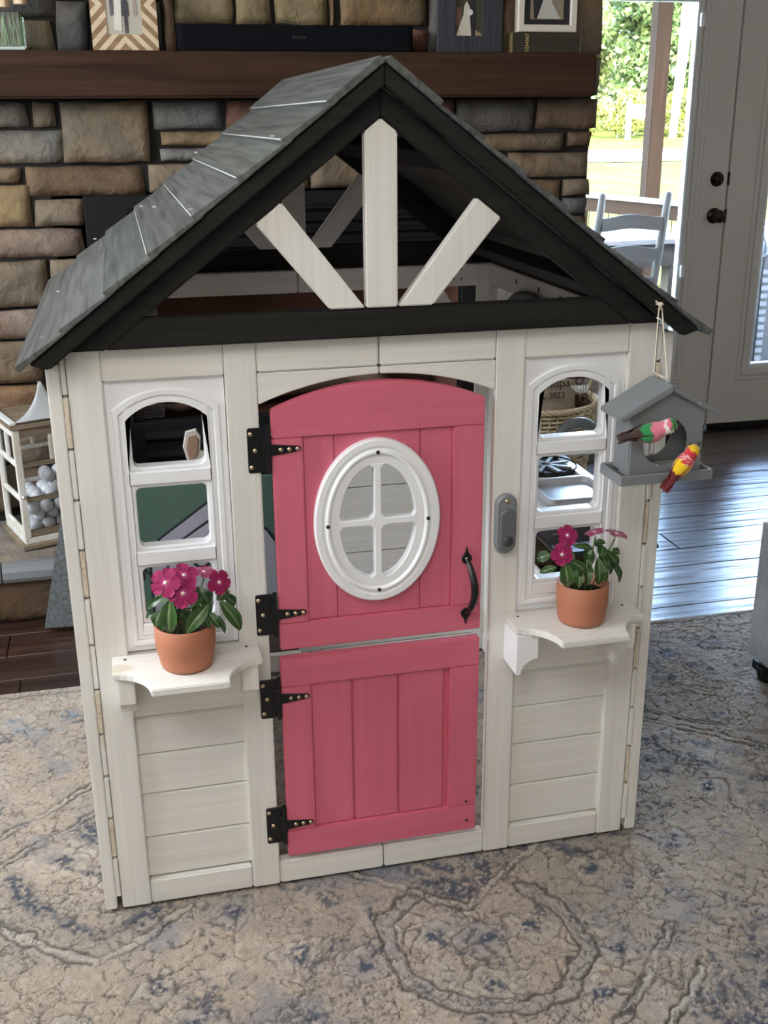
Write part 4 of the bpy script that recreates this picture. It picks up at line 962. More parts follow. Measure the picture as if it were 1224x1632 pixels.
def c_red(x, s):
    if x > .022 and s > .1: return (.80, .50, .01)
    if x > .022: return (.75, .68, .58)
    if x > .012: return (.62, .03, .045)
    if x > -.002: return (.60, .035, .06) if int((x*700+s*6)) % 3 else (.75, .45, .45)
    if x > -.024 and s > -.1: return (.82, .52, .008)
    return (.14, .008, .01)
def bird_M(loc, head, upv):
    xa = Vector(head).normalized(); za = Vector(upv); za = (za-xa*za.dot(xa)).normalized(); ya = za.cross(xa)
    m = Matrix((xa, ya, za)).transposed().to_4x4(); m.translation = Vector(loc); return m
bird('pink and green feathered toy bird perched in the feeder house opening', bird_M((.4380, -.1780, .9560), (.94, -.30, .15), (-.15, -.62, .76)), c_pink, 'feather_dk', 'feather_dk', .028, 1.12)
bird('red and yellow feathered toy bird perched on the feeder tray edge', bird_M((.4960, -.187, .9010), (.56, -.10, .82), (-.50, -.80, .40)), c_red, 'feather_rd', 'feather_rd', .034, 1.02)

# ------------------------------------------------------------------ things on the mantel
MZ = 1.658
# chevron frame
cf = thing('picture_frame', 'wooden picture frame with light and dark chevron inlay on mantel', 'picture frame', (-.355, 1.77, MZ))
fx0, fx1, fz0, fz1 = -.449, -.259, MZ+.001, MZ+.245; ix0, ix1, iz0, iz1 = -.405, -.303, MZ+.044, MZ+.200
fy = 1.758
mesh_obj('backing', G().box(fx0+.001, fx1-.001, fy+.004, fy+.018, fz0, fz1), plain('frame_back', (.25, .17, .09), .6), cf)
wl = wood('pale_inlay', (.52, .40, .26), (.66, .53, .36), 'x', 70, .5, .15); wdk = wood('brown_inlay', (.20, .115, .055), (.30, .18, .09), 'x', 70, .5, .15)
def clip(poly, x0, x1, z0, z1):
    for (ax, lim, sg) in ((0, x0, 1), (0, x1, -1), (1, z0, 1), (1, z1, -1)):
        o = []
        for i in range(len(poly)):
            p, q = poly[i-1], poly[i]; a, b = sg*(p[ax]-lim), sg*(q[ax]-lim)
            if a*b < 0: t = a/(a-b); o.append((p[0]+(q[0]-p[0])*t, p[1]+(q[1]-p[1])*t))
            if b >= 0: o.append(q)
        poly = o
        if len(poly) < 3: return None
    return poly
fcx, fcz = (fx0+fx1)/2, (fz0+fz1)/2
for sx in (-1, 1):
    for sz in (-1, 1):
        for k in range(-5, 16):
            c0, c1 = k*.0200, (k+1)*.0200     # |x-fcx| ... lines z' + |x| = c measured from the frame end
            q = []
            for (xx, cc) in ((0, c0), (0, c1), (.12, c1), (.12, c0)): q.append((fcx+sx*xx, (fz0 if sz < 0 else fz1)-sz*(cc-xx)))
            for (a, b, c, d) in ((fx0, ix0, fz0, fz1), (ix1, fx1, fz0, fz1), (ix0, ix1, fz0, iz0), (ix0, ix1, iz1, fz1)):
                zlo, zhi = (max(c, fz0), min(d, fcz)) if sz < 0 else (max(c, fcz), min(d, fz1))
                xlo, xhi = (max(a, fx0), min(b, fcx)) if sx < 0 else (max(a, fcx), min(b, fx1))
                if zlo >= zhi or xlo >= xhi: continue
                p = clip(q, xlo, xhi, zlo, zhi)
                if p and abs(sum(p[i-1][0]*p[i][1]-p[i][0]*p[i-1][1] for i in range(len(p)))) > 2e-5:
                    mesh_obj('wood_strip', G().prism(p, fy-.0005*(k % 2), fy+.0045), wl if k % 2 else wdk, cf)
def flat(name, poly, y, c, parent, th=.0006, rough=.5):
    key = 'print_%02x%02x%02x' % tuple(int(255*q) for q in c)
    m = bpy.data.materials.get(key) or plain(key, c, rough)
    return mesh_obj(name, G().plate([poly], y-th, y+th), m, parent)
yy = fy+.003
ph = flat('photo', [(ix0, iz0), (ix1, iz0), (ix1, iz1), (ix0, iz1)], yy, (.40, .37, .30), cf)
flat('photo_trees', [(ix0, iz0+.105), (ix1, iz0+.105), (ix1, iz1), (ix0, iz1)], yy-.0008, (.16, .14, .09), cf)
for (px, w_, c) in ((-.388, .016, (.10, .08, .09)), (-.349, .018, (.035, .032, .04)), (-.322, .014, (.33, .27, .22))):
    z = iz0+.002 if w_ == .018 else iz0+.050
    flat('photo_person', [(px-.004, z), (px-.001, z), (px, z+.042), (px+.002, z), (px+.006, z+.004), (px+.006, z+.045), (px+w_*.6, z+.050), (px+w_*.5, z+.085), (px+.004, z+.094), (px+.003, z+.110), (px-.004, z+.110), (px-.004, z+.094), (px-w_*.5, z+.085), (px-w_*.6, z+.05), (px-.005, z+.045)], yy-.0015, c, cf)
flat('photo_dress', [(-.385, iz0+.012), (-.362, iz0+.008), (-.360, iz0+.09), (-.368, iz0+.11), (-.378, iz0+.09)], yy-.0018, (.60, .56, .48), cf)
# soundbar
sb = thing('soundbar', 'long matte black soundbar lying on the mantel', 'speaker', (.16, 1.80, MZ))
mesh_obj('body', G().prism(rrect(-.203, .524, 1.762, 1.850, .018, 5), MZ+.001, MZ+.074, 'z'), M['blackgl'], sb, bevel=.003)
text('lettering', 'SONOS', .0125, front_M(.163, 1.7612, MZ+.036), plain('sonos_grey', (.035, .035, .037), .5), sb)
# dark textured frame
df = thing('picture_frame', 'charcoal textured picture frame with a bride and groom photo', 'picture frame', (.71, 1.80, MZ))
fabric = wood('charcoal_weave', (.018, .018, .022), (.05, .05, .062), 'z', 120, .8, .8)
y0 = 1.775; a0, a1, b0, b1 = .664, .751, MZ+.050, MZ+.19
mesh_obj('frame', G().plate([[(.605, MZ+.001), (.818, MZ+.001), (.818, MZ+.26), (.605, MZ+.26)], [(a0, b0), (a1, b0), (a1, b1), (a0, b1)]], y0, y0+.018, .002), fabric, df)
yy = y0+.010
flat('photo', [(a0-.002, b0-.002), (a1+.002, b0-.002), (a1+.002, b1), (a0-.002, b1)], yy, (.045, .040, .025), df)
flat('photo_fence', [(a0, b0+.03), (a0+.022, b0+.02), (a0+.02, b0+.08), (a0, b0+.085)], yy-.001, (.16, .08, .045), df)
flat('photo_dress', [(a0+.002, b0), (a0+.052, b0), (a0+.047, b0+.055), (a0+.046, b0+.085), (a0+.036, b0+.10), (a0+.028, b0+.085), (a0+.026, b0+.06)], yy-.0018, (.55, .50, .40), df)
flat('photo_suit', [(a0+.044, b0), (a0+.064, b0), (a0+.068, b0+.06), (a0+.066, b0+.095), (a0+.056, b0+.11), (a0+.044, b0+.095)], yy-.0014, (.015, .014, .016), df)
flat('photo_bouquet', ell(a0+.047, b0+.068, .010, .009, 14), yy-.0024, (.62, .58, .52), df)
flat('photo_log', [(a0+.065, b0), (a1, b0), (a1, b0+.006), (a0+.066, b0+.018)], yy-.001, (.28, .20, .12), df)
# number box and white frame on it
nb = thing('number_box', 'dark vintage box with a gold number row under white frame', 'box', (.965, 1.80, MZ))
mesh_obj('box_body', G().box(.848, 1.082, 1.768, 1.85, MZ+.001, MZ+.060), wood('dark_cloth', (.018, .014, .008), (.045, .036, .022), 'x', 60, .7, .6), nb, bevel=.002)
mesh_obj('edge_binding', G().box(.8475, .8515, 1.7672, 1.851, MZ+.001, MZ+.0605).box(1.0785, 1.0825, 1.7672, 1.851, MZ+.001, MZ+.0605), plain('edge_strip', (.17, .12, .05), .6), nb, bevel=.0008)
text('lettering', '1234567', .0155, Matrix.Translation((.9035, 1.7672, MZ+.003)) @ Matrix.Rotation(PI/2, 4, 'X') @ Matrix.Rotation(PI/2, 4, 'Z'), M['gold'], nb, align='LEFT')
wf = thing('picture_frame', 'white picture frame with black mat standing on number box', 'picture frame', (.965, 1.80, MZ+.062))
z0 = MZ+.0625; y0 = 1.772
g = G().plate([[(.868, z0), (1.068, z0), (1.068, z0+.26), (.868, z0+.26)], [(.890, z0+.022), (1.046, z0+.022), (1.046, z0+.238), (.890, z0+.238)]], y0, y0+.035, .003)
mesh_obj('frame', g, plain('white_frame', (.62, .56, .46), .5), wf)
yy = y0+.012
flat('mat_board', [(.888, z0+.02), (1.048, z0+.02), (1.048, z0+.24), (.888, z0+.24)], yy, (.012, .013, .016), wf)
flat('photo', [(.912, z0+.038), (1.024, z0+.038), (1.024, z0+.20), (.912, z0+.20)], yy-.001, (.24, .19, .13), wf)
flat('photo_suit', [(.925, z0+.04), (.948, z0+.04), (.955, z0+.10), (.945, z0+.15), (.930, z0+.15), (.92, z0+.09)], yy-.0018, (.02, .018, .02), wf)
flat('photo_dress', [(.935, z0+.04), (1.015, z0+.04), (.985, z0+.085), (.972, z0+.135), (.955, z0+.135), (.952, z0+.09)], yy-.0024, (.45, .42, .38), wf)
# vase with roses
fv = thing('flower_vase', 'square glass vase of peach and white roses at mantel end', 'vase', (-.685, 1.79, MZ))
mesh_obj('vase', G().prism(rrect(-.740, -.640, 1.75, 1.83, .008), MZ+.001, MZ+.10, 'z'), glass('vase_glass', (.80, .90, .84)), fv, bevel=.003)
for k in range(14):
    x = -.73+.0065*k; mesh_obj('stem', G().tube([(x, 1.77+.03*(k % 3)/2, MZ+.012), (x+random.uniform(-.02, .02), 1.79, MZ+.10)], .0022, 5), plain('stem_pale', (.22, .34, .14), .4), fv)
mesh_obj('vase_foot', G().box(-.742, -.638, 1.748, 1.832, MZ+.0005, MZ+.010), plain('thick_glass', (.35, .42, .38), .08), fv, bevel=.002)
def rose(x, y, z, r, c):
    m = plain('rose_%d' % int(x*1000), c, .6)
    b = mesh_obj('rose', G().sphere((x, y, z), r*.55, 12, 8), m, fv, smooth=True)
    for k in range(9):
        g_ = G(); tilt = .25+.22*(k // 3); az = k*2.39
        for i in range(5):
            for j in range(5):
                u, s = i/4, (j/4-.5)*2
                a = az+s*(.95-.1*u); rr = r*(.50+.10*(k//3)+.20*u*tilt)*1.0; zz_ = -.55*r+1.25*r*u-.12*r*abs(s)*u
                g_.v.append((x+rr*math.cos(a)*(1-.25*(1-u)), y+rr*math.sin(a)*(1-.25*(1-u)), z+zz_))
        for i in range(4):
            for j in range(4): q = i*5+j; g_.f.append((q, q+1, q+6, q+5))
        mesh_obj('petal', g_, m, b, smooth=True, fix=False)
for (x, y, z, r, c) in ((-.735, 1.78, MZ+.135, .028, (.70, .58, .42)), (-.688, 1.765, MZ+.130, .032, (.62, .45, .28)), (-.642, 1.77, MZ+.140, .034, (.68, .52, .36)), (-.605, 1.80, MZ+.155, .028, (.45, .33, .26)), (-.66, 1.80, MZ+.19, .034, (.70, .60, .46))): rose(x, y, z, r, c)

# ------------------------------------------------------------------ lantern with golf balls on the hearth
LW, LH = .225, .40
ang = math.atan2(-.081, .224)     # left face runs back along (-.34,.94)
lc = Vector((-.785, 1.544, .2)) + Vector((-.34, .94, 0))*LW/2 + Vector((.94, .34, 0))*LW/2
ln = thing('lantern', 'distressed white wooden lantern full of golf balls on the hearth', 'lantern', lc, math.atan2(.34, .94))
M['lwood'] = wood('chipped_white_paint', (.60, .55, .46), (.82, .82, .80), 'z', 22, .6, .5, long=6); M['lbrown'] = wood('bare_brown_wood', (.13, .095, .06), (.30, .24, .17), 'x', 40, .7, .5)
h = LW/2
def LN(name, g, mat, bevel=.0015, **k): return mesh_obj(name, g, M[mat] if isinstance(mat, str) else mat, ln, bevel=bevel, local=True, **k)
LN('base', G().box(-h-.012, h+.012, -h-.012, h+.012, .0, .014), 'lbrown'); LN('base', G().box(-h, h, -h, h, .0145, .034), 'lwood')
LN('top_plate', G().box(-h-.008, h+.008, -h-.008, h+.008, LH-.014, LH), 'lbrown')
for sx in (-1, 1):
    for sy in (-1, 1): 
        x0, x1 = sorted((sx*h, sx*(h-.020))); y0, y1 = sorted((sy*h, sy*(h-.020))); LN('corner_post', G().box(x0, x1, y0, y1, .0345, LH-.0145), 'lwood' if sx < 0 else 'lbrown')
for face in range(4):
    Rm = Matrix.Rotation(face*PI/2, 4, 'Z'); mt = 'lbrown' if face == 0 else 'lwood'
    for z, hh in ((.036, .020), (.150, .013), (.262, .013), (LH-.042, .026)): LN('glazing_bar', G().box(-h+.0205, h-.0205, -h+.002, -h+.016, z, z+hh).xf(Rm), mt)
    LN('glazing_bar', G().box(-.006, .006, -h+.0025, -h+.0155, .276, LH-.043).xf(Rm), 'lwood')
    LN('pane', G().box(-h+.021, h-.021, -h+.0085, -h+.0095, .04, LH-.03).xf(Rm), 'glass', 0)
M['tin'] = plain('white_painted_tin', (.72, .74, .74), .45)
for face in (1, 3):     # flared curved roof leaves
    Rm = Matrix.Rotation((face)*PI/2, 4, 'Z'); v = []; f = []; n = 8
    for i in range(n+1):
        t = i/n; y_ = -h-.004+t*.055; z = LH+.008+.105*t**1.9; hwid = (h+.004)*(1-t)**1.3*.95+.004
        for s in (-1, -.5, 0, .5, 1): v.append((s*hwid-.02*t*0, y_, z))
        for s in (-1, -.5, 0, .5, 1): v.append((s*hwid, y_+.006, z-.002))
    for i in range(n):
        for j in range(4):
            a = i*10+j; f.append((a, a+1, a+11, a+10)); a += 5; f.append((a, a+10, a+11, a+1))
        f.append((i*10, i*10+10, i*10+15, i*10+5)); f.append((i*10+4, i*10+9, i*10+19, i*10+14))
    f.append((0, 5, 6, 1)); f.append((1, 6, 7, 2)); f.append((2, 7, 8, 3)); f.append((3, 8, 9, 4)); f.append(tuple(n*10+j for j in (0, 1, 2, 3, 4, 9, 8, 7, 6, 5)))
    LN('roof_leaf', G().add(v, f), 'tin', 0, smooth=True)
    LN('roof_rim', G().box(-h-.004, h+.004, -h-.006, -h+.012, LH+.0005, LH+.010).xf(Rm), 'tin')
LN('latch', G().lathe([(.0001, -.008), (.006, -.006), (.007, 0)], (0,0,0), 12, 'y').xf(Matrix.Translation((-h+.010, -h-.001, .17))), 'staple', 0, smooth=True)
def golf_mat():
    m, t, b = new_mat('golf_ball_cover'); L = t.links.new; b.inputs['Roughness'].default_value = .3; b.inputs['Base Color'].default_value = (.68, .70, .74, 1)
    tc = N(t, 'ShaderNodeTexCoord'); vo = N(t, 'ShaderNodeTexVoronoi'); vo.inputs['Scale'].default_value = 260; L(tc.outputs['Object'], vo.inputs['Vector'])
    bu = N(t, 'ShaderNodeBump'); bu.inputs['Strength'].default_value = .35; bu.inputs['Distance'].default_value = .0008; L(vo.outputs['Distance'], bu.inputs['Height']); L(bu.outputs[0], b.inputs['Normal']); return m
M['golf'] = golf_mat()
gb = G().sphere((0,0,0), .0213, 20, 12)
gme = None; Mlan = Matrix.Translation(lc) @ Matrix.Rotation(math.atan2(.34, .94), 4, 'Z'); r = .0213; zz = .0345+r; nball = 0
for layer in range(6):
    n = 4 if layer % 2 == 0 else 3
    for i in range(n):
        for j in range(n):
            x, y_ = (i-(n-1)/2)*.0445, (j-(n-1)/2)*.0445
            if layer >= 4 and (x < -.01 or (layer == 5 and y_ > .03)): continue
            p = Mlan @ Vector((x+random.uniform(-.0006, .0006), y_, zz))
            if gme is None:
                o = mesh_obj('golf_ball', gb, M['golf'], None, smooth=True); gme = o.data
            else:
                o = bpy.data.objects.new('golf_ball', gme); COL.objects.link(o)
            o.location = p; o.rotation_euler = (random.uniform(0, 6), random.uniform(0, 6), 0)
            tag(o, 'white golf ball in the pile inside the distressed white lantern' if nball != 26 else 'golf ball with a small blue square mark in the lantern', 'golf ball', 'golf balls inside the white lantern'); nball += 1
            if nball == 27: o.rotation_euler = (0, 0, 0); mesh_obj('blue_mark', G().box(-.006, .006, -.0222, -.0205, -.004, .004).xf(Matrix.Rotation(.2, 4, 'Z')), plain('logo_blue', (.02, .12, .45), .5), o, local=True)
    zz += .0300
# ------------------------------------------------------------------ green emblem board behind the house
gb_ = thing('play_board', 'green board with grey outlined emblem standing behind the playhouse', 'board', (-.2, 1.25, 0.0))
mesh_obj('panel', G().box(-.52, .10, 1.25, 1.28, .003, .471), plain('sage_green', (.085, .15, .112), .6), gb_, bevel=.004)
GX = -.222
def shp(k): return [(GX-.186+k, .03+k), (GX-.186+k, .255+k*.1), (GX-.155+k*.9, .305-k*.4), (GX, .412-k*1.15), (GX+.155-k*.9, .305-k*.4), (GX+.186-k, .255+k*.1), (GX+.186-k, .03+k)]
pg = plain('emblem_grey', (.38, .38, .43), .6); pd = plain('emblem_dark', (.018, .020, .028), .6); pl = plain('emblem_pale', (.42, .42, .47), .6)
for k, (a, m_) in enumerate(((-.008, pd), (0, pg), (.042, pd), (.050, pl))): mesh_obj('emblem', G().plate([shp(a)], 1.2495-.0012*(k+1), 1.2498-.0012*k), m_, gb_)
text('lettering', 'N', .060, front_M(-.418, 1.2492, .180), pd, gb_); text('lettering', 'N', .060, front_M(-.026, 1.2492, .180), pd, gb_)
mesh_obj('emblem_ring', G().plate([ell(-.262, .235, .030, .030, 28), ell(-.262, .235, .022, .022, 28)], 1.2425, 1.2445).plate([ell(-.262, .235, .012, .012, 20)], 1.2425, 1.2445), pd, gb_)
ko = [(x_-.008, .471+(z_-.471)*1.65) for x_, z_ in [(-.285, .535), (-.275, .562), (-.245, .566), (-.232, .552), (-.236, .527), (-.205, .522), (-.190, .47), (-.225, .472), (-.245, .498), (-.272, .500)]]
mesh_obj('cutout_edge', G().plate([ko], 1.258, 1.272, .002), plain('cream_edge', (.62, .56, .50), .6), gb_)
mesh_obj('cutout_face', G().plate([[(x_-.008, .471+(z_-.471)*1.65) for x_, z_ in [(-.276, .533), (-.268, .554), (-.248, .556), (-.241, .547), (-.247, .520), (-.268, .508)]]], 1.255, 1.2575, .0005), plain('tan_face', (.36, .22, .15), .6), gb_)
# grey boards leaning on the hearth
lb = thing('leaning_boards', 'two slate grey painted boards leaning beside playhouse left wall', 'board', (-.66, 1.36, 0))
for k in range(2):
    g = G().prism([(-.738-.004*k, .012-.006*k+.006), (-.52, .010), (-.52, .47), (-.632, .47)], 1.335+.012*k, 1.345+.012*k)
    mesh_obj('board', g, M['slate'], lb, bevel=.002, color=(1.6, 1.7, 1.85))

# ------------------------------------------------------------------ basket with pillow (right end of hearth)
bk = thing('wicker_basket', 'round pale wicker basket holding a cushion on the hearth', 'basket', (.93, 1.64, .2))
M['wicker'] = plain('wicker', (.50, .37, .21), .55, bump=.5, bscale=120); M['wicker2'] = plain('wicker_pale', (.62, .49, .31), .55, bump=.5, bscale=120)
bx, by = .93, 1.64
def rad(z): return .165+.035*((z-.2)/.345)
mesh_obj('basket_liner', G().lathe([(.0001, .204), (rad(.2)-.008, .204), (rad(.545)-.009, .540)], (bx, by, 0), 40), plain('wicker_dark', (.10, .07, .04), .9), bk, smooth=True, fix=False)  # dark brown inner wall behind the woven strands
nst = 44; g1 = G()
for r_ in range(23):
    z = .209+.0147*r_; pts = []
    for k in range(nst*3+1):
        a = 2*PI*k/(nst*3); pts.append((bx+(rad(z)+.0035*math.cos(nst/2*a+PI*(r_ % 2)))*math.cos(a), by+(rad(z)+.0035*math.cos(nst/2*a+PI*(r_ % 2)))*math.sin(a), z))
    g1.tube(pts, .0056, 5, False)
o = mesh_obj('woven_strand', g1, M['wicker2'], bk, smooth=True, fix=False); o['kind'] = 'stuff'
g2 = G()
for k in range(nst):
    a = 2*PI*k/nst; g2.tube([(bx+rad(z)*math.cos(a), by+rad(z)*math.sin(a), z) for z in (.203, .3, .42, .548)], .0038, 5)
o = mesh_obj('woven_stake', g2, M['wicker'], bk, smooth=True, fix=False); o['kind'] = 'stuff'
g3 = G()
for s in (0, 1, 2):
    pts = [(bx+(.206+.006*math.sin(17*a+s*2.1))*math.cos(a), by+(.206+.006*math.sin(17*a+s*2.1))*math.sin(a), .552+.006*math.cos(17*a+s*2.1)) for a in [2*PI*k/140 for k in range(141)]]
    g3.tube(pts, .0058, 6, False)
mesh_obj('rim_braid', g3, M['wicker2'], bk, smooth=True, fix=False)
pts = [(bx+.198+.018*math.sin(PI*k/14), by-.055+.11*(k/14)-.02, .550+.105*math.sin(PI*k/14)) for k in range(15)]
mesh_obj('handle', G().tube(pts, .006, 8), M['wicker2'], bk, smooth=True)
# cushion
pw = thing('cushion', 'tan printed cushion with fringed ties sitting in wicker basket', 'cushion', (.93, 1.62, .22))
v = []; f = []; n = 20; tilt = Matrix.Translation((.935, 1.575, .205)) @ Matrix.Rotation(.0, 4, 'Z') @ Matrix.Rotation(D2R(-14), 4, 'X')
PWD, PHT = .30, .47
for side in (-1, 1):
    for i in range(n+1):
        for j in range(n+1):
            u, w_ = i/n, j/n; e = min(1, 5*min(u, 1-u))*min(1, 5*min(w_, 1-w_)); th = .052*(math.sin(PI*u)*math.sin(PI*w_))**.45
            x = (u-.5)*PWD*(1-.05*math.sin(PI*w_)); z = w_*PHT*(1-.03*math.sin(PI*u))
            cr = .006*math.sin(u*23+w_*9)*max(0, .55-w_)*e
            v.append(tuple(tilt @ Vector((x, side*th+cr, z))))
for s in (0, 1):
    o0 = s*(n+1)*(n+1)
    for i in range(n):
        for j in range(n):
            a = o0+i*(n+1)+j; f.append((a, a+1, a+n+2, a+n+1) if s else (a, a+n+1, a+n+2, a+1))
mesh_obj('cover', G().add(v, f), plain('tan_cotton', (.46, .36, .27), .9, bump=.4, bscale=400), pw, smooth=True, fix=False)
def pil(x, z, yoff=-.058): return tilt @ Vector((x, yoff, z))
rotp = Matrix.Rotation(PI/2-D2R(14), 4, 'X')
text('lettering', 'Grandpa', .044, Matrix.Translation(pil(.030, .388, -.0525)) @ rotp, M['text_dk'], pw, .002); text('lettering', 'Est. 2023', .030, Matrix.Translation(pil(.030, .350, -.0545)) @ rotp, M['text_dk'], pw, .002)
for k, (z, dx) in enumerate(((.41, .0), (.345, .012))):
    c = pil(.148+dx, z, -.035)
    mesh_obj('wooden_ring', G().tube([c+Vector((.013*math.cos(a), -.004, .017*math.sin(a))) for a in [2*PI*q/16 for q in range(17)]], .0045, 7, False), plain('ring_brown', (.09, .035, .02), .35), pw, smooth=True, fix=False)
    gg = G()
    for q in range(6): gg.tube([c+Vector((-.006, -.002, .012)), c+Vector((-.03+.008*q, -.006, .030+.006*math.sin(q))), c+Vector((-.045+.012*q, .0, .046))], .0035, 5)
    mesh_obj('fringe_tie', gg, plain('white_fringe', (.70, .68, .68), .9), pw, smooth=True)

# ------------------------------------------------------------------ sofa corner
sf = thing('sofa', 'grey woven fabric sofa end at the right edge of the rug', 'sofa', (1.7, -.2, 0))
def fabric_mat():
    m, t, b = new_mat('grey_woven_fabric'); L = t.links.new
    tc = N(t, 'ShaderNodeTexCoord'); w1 = N(t, 'ShaderNodeTexNoise'); w1.inputs['Scale'].default_value = 1; w1.inputs['Detail'].default_value = 2
    mp = N(t, 'ShaderNodeMapping'); mp.inputs['Scale'].default_value = (300, 300, 30); L(tc.outputs['Object'], mp.inputs['Vector']); L(mp.outputs[0], w1.inputs['Vector'])
    w2 = N(t, 'ShaderNodeTexNoise'); w2.inputs['Scale'].default_value = 1; mp2 = N(t, 'ShaderNodeMapping'); mp2.inputs['Scale'].default_value = (40, 40, 400); L(tc.outputs['Object'], mp2.inputs['Vector']); L(mp2.outputs[0], w2.inputs['Vector'])
    ad = N(t, 'ShaderNodeMath', operation='ADD'); L(w1.outputs['Fac'], ad.inputs[0]); L(w2.outputs['Fac'], ad.inputs[1])
    r = ramp(t, [(.35, (.34, .31, .26)), (.75, (.62, .58, .50))], ad.outputs[0]); r.color_ramp.elements[0].position = .4
    dv = N(t, 'ShaderNodeMath', operation='MULTIPLY'); dv.inputs[1].default_value = .5; L(ad.outputs[0], dv.inputs[0]); L(dv.outputs[0], r.inputs['Fac'])
    L(r.outputs[0], b.inputs['Base Color']); b.inputs['Roughness'].default_value = .95; b.inputs['Sheen Weight'].default_value = .2
    bu = N(t, 'ShaderNodeBump'); bu.inputs['Strength'].default_value = .4; bu.inputs['Distance'].default_value = .002; L(ad.outputs[0], bu.inputs['Height']); L(bu.outputs[0], b.inputs['Normal']); return m
M['sofa'] = fabric_mat()
mesh_obj('sofa_base', G().box(1.152, 2.15, -1.5, .595, .052, .50), M['sofa'], sf, bevel=.035, seg=4, smooth=True)
mesh_obj('seat_cushion', G().box(1.160, 2.12, -1.45, .585, .502, .70), M['sofa'], sf, bevel=.05, seg=4, smooth=True)
for (x, y_) in ((1.20, .53), (1.20, -1.42), (2.08, .53), (2.08, -1.42)): mesh_obj('foot', G().lathe([(.0001, .014), (.026, .014), (.034, .054), (.0001, .054)], (x, y_, 0), 16), M['black'], sf)
mesh_obj('base_rail', G().box(1.175, 2.13, -1.47, .57, .035, .06), M['black'], sf)

# ------------------------------------------------------------------ outside: deck, rail, chair, table
M['deck'] = wood('weathered_deck', (.10, .09, .08), (.17, .155, .14), 'x', 40, .8, .4); M['post'] = wood('brown_cedar', (.018, .0105, .0068), (.032, .0195, .0125), 'z', 40, .85, .4, .05)
M['greyw'] = wood('grey_weathered', (.010, .0085, .007), (.021, .018, .015), 'x', 50, .7, .3); M['greyz'] = wood('grey_weathered_z', (.014, .0125, .011), (.029, .026, .023), 'z', 50, .65, .3)
dk = struct(mesh_obj('deck_frame', G().box(.6, 4.6, 3.03, 6.3, -.35, -.05), M['mortar']))
x = .6
while x < 4.6: mesh_obj('deck_board', G().box(x+.003, x+.137, 3.03, 6.3, -.05, -.02), M['deck'], dk, bevel=.003, seg=1); x += .14
pp = thing('porch_post', 'square brown wooden porch post rising behind deck railing', 'post', (3.17, 5.42, -.02))
mesh_obj('shaft', G().box(3.118, 3.222, 5.37, 5.474, -.02, 3.2), M['post'], pp, bevel=.004)
mesh_obj('bracket_block', G().box(3.10, 3.24, 5.352, 5.369, .60, .86), M['post'], pp, bevel=.003)
struct(mesh_obj('added_shade_roof', G().box(-1.5, 6.5, 3.03, 5.9, 3.25, 3.35), M['post']))  # unseen roof over the deck, added to shade it from the high sky
rl = thing('deck_railing', 'weathered deck railing with black wire mesh below top rail', 'railing', (3.08, 5.3, -.02))
ra, rb = Vector((2.93, 6.05, 0)), Vector((3.23, 4.70, 0))
def along(t): return ra.lerp(rb, t)
def bar(a, b, w_, z0, z1):
    d = (b-a).normalized(); n = Vector((-d.y, d.x, 0))*w_/2; g = G()
    c = [a+n, b+n, b-n, a-n]; v = [(p.x, p.y, z0) for p in c]+[(p.x, p.y, z1) for p in c]
    return g.add(v, [(0,1,2,3), (7,6,5,4), (0,4,5,1), (1,5,6,2), (2,6,7,3), (3,7,4,0)])
mesh_obj('top_rail', bar(ra, rb, .088, .915, .945), M['deck'], rl, bevel=.004); mesh_obj('side_rail', bar(ra, rb, .04, .82, .912), M['post'], rl, bevel=.003); mesh_obj('bottom_rail', bar(ra, rb, .04, .06, .13), M['post'], rl, bevel=.003)
for k in range(13): 
    p = along(k/12); mesh_obj('wire', G().tube([(p.x, p.y, .13), (p.x, p.y, .82)], .0035, 5), M['black'], rl)
for z in (.25, .38, .52, .66): mesh_obj('wire', G().tube([(ra.x, ra.y, z), (rb.x, rb.y, z)], .0035, 5), M['black'], rl)
for t in (0.0, 1.0):
    p = along(t); mesh_obj('rail_post', G().box(p.x-.045, p.x+.045, p.y-.045, p.y+.045, -.02, .914), M['post'], rl, bevel=.003)
tb = thing('patio_table', 'grey weathered plank patio table on the deck outside', 'table', (2.75, 4.85, -.02))
for k in range(5): mesh_obj('table_plank', G().box(2.20, 3.02, 4.43+.165*k, 4.43+.165*k+.160, .735, .765), wood('pale_table_plank', (.10, .10, .103), (.15, .15, .156), 'x', 40, .45, .3) if k == 0 else bpy.data.materials['pale_table_plank'], tb, bevel=.003)
mesh_obj('apron', G().box(2.25, 2.98, 4.46, 4.49, .60, .734).box(2.25, 2.98, 5.19, 5.22, .60, .734).box(2.25, 2.28, 4.49, 5.19, .60, .734).box(2.95, 2.98, 4.49, 5.19, .60, .734), M['greyw'], tb)
for (x, y_) in ((2.30, 4.52), (2.92, 4.52), (2.30, 5.16), (2.92, 5.16)): mesh_obj('leg', G().box(x-.055, x+.055, y_-.055, y_+.055, -.02, .599), M['greyz'], tb, bevel=.004)
bn = thing('patio_bench', 'grey wooden bench beside the patio table outside', 'bench', (2.9, 4.3, -.02))
mesh_obj('seat', G().box(2.66, 3.08, 4.0, 4.30, .33, .37), bpy.data.materials['pale_table_plank'], bn, bevel=.004)
for x in (2.71, 3.03): mesh_obj('leg', G().box(x-.03, x+.03, 4.03, 4.27, -.02, .329), M['greyz'], bn, bevel=.004)
ch = thing('ladder_back_chair', 'grey wooden ladder back chair outside the glass door', 'chair', (2.36, 4.1, -.02))
def CH(name, g, mat='greyz', **k): return mesh_obj(name, g, M[mat], ch, **k)
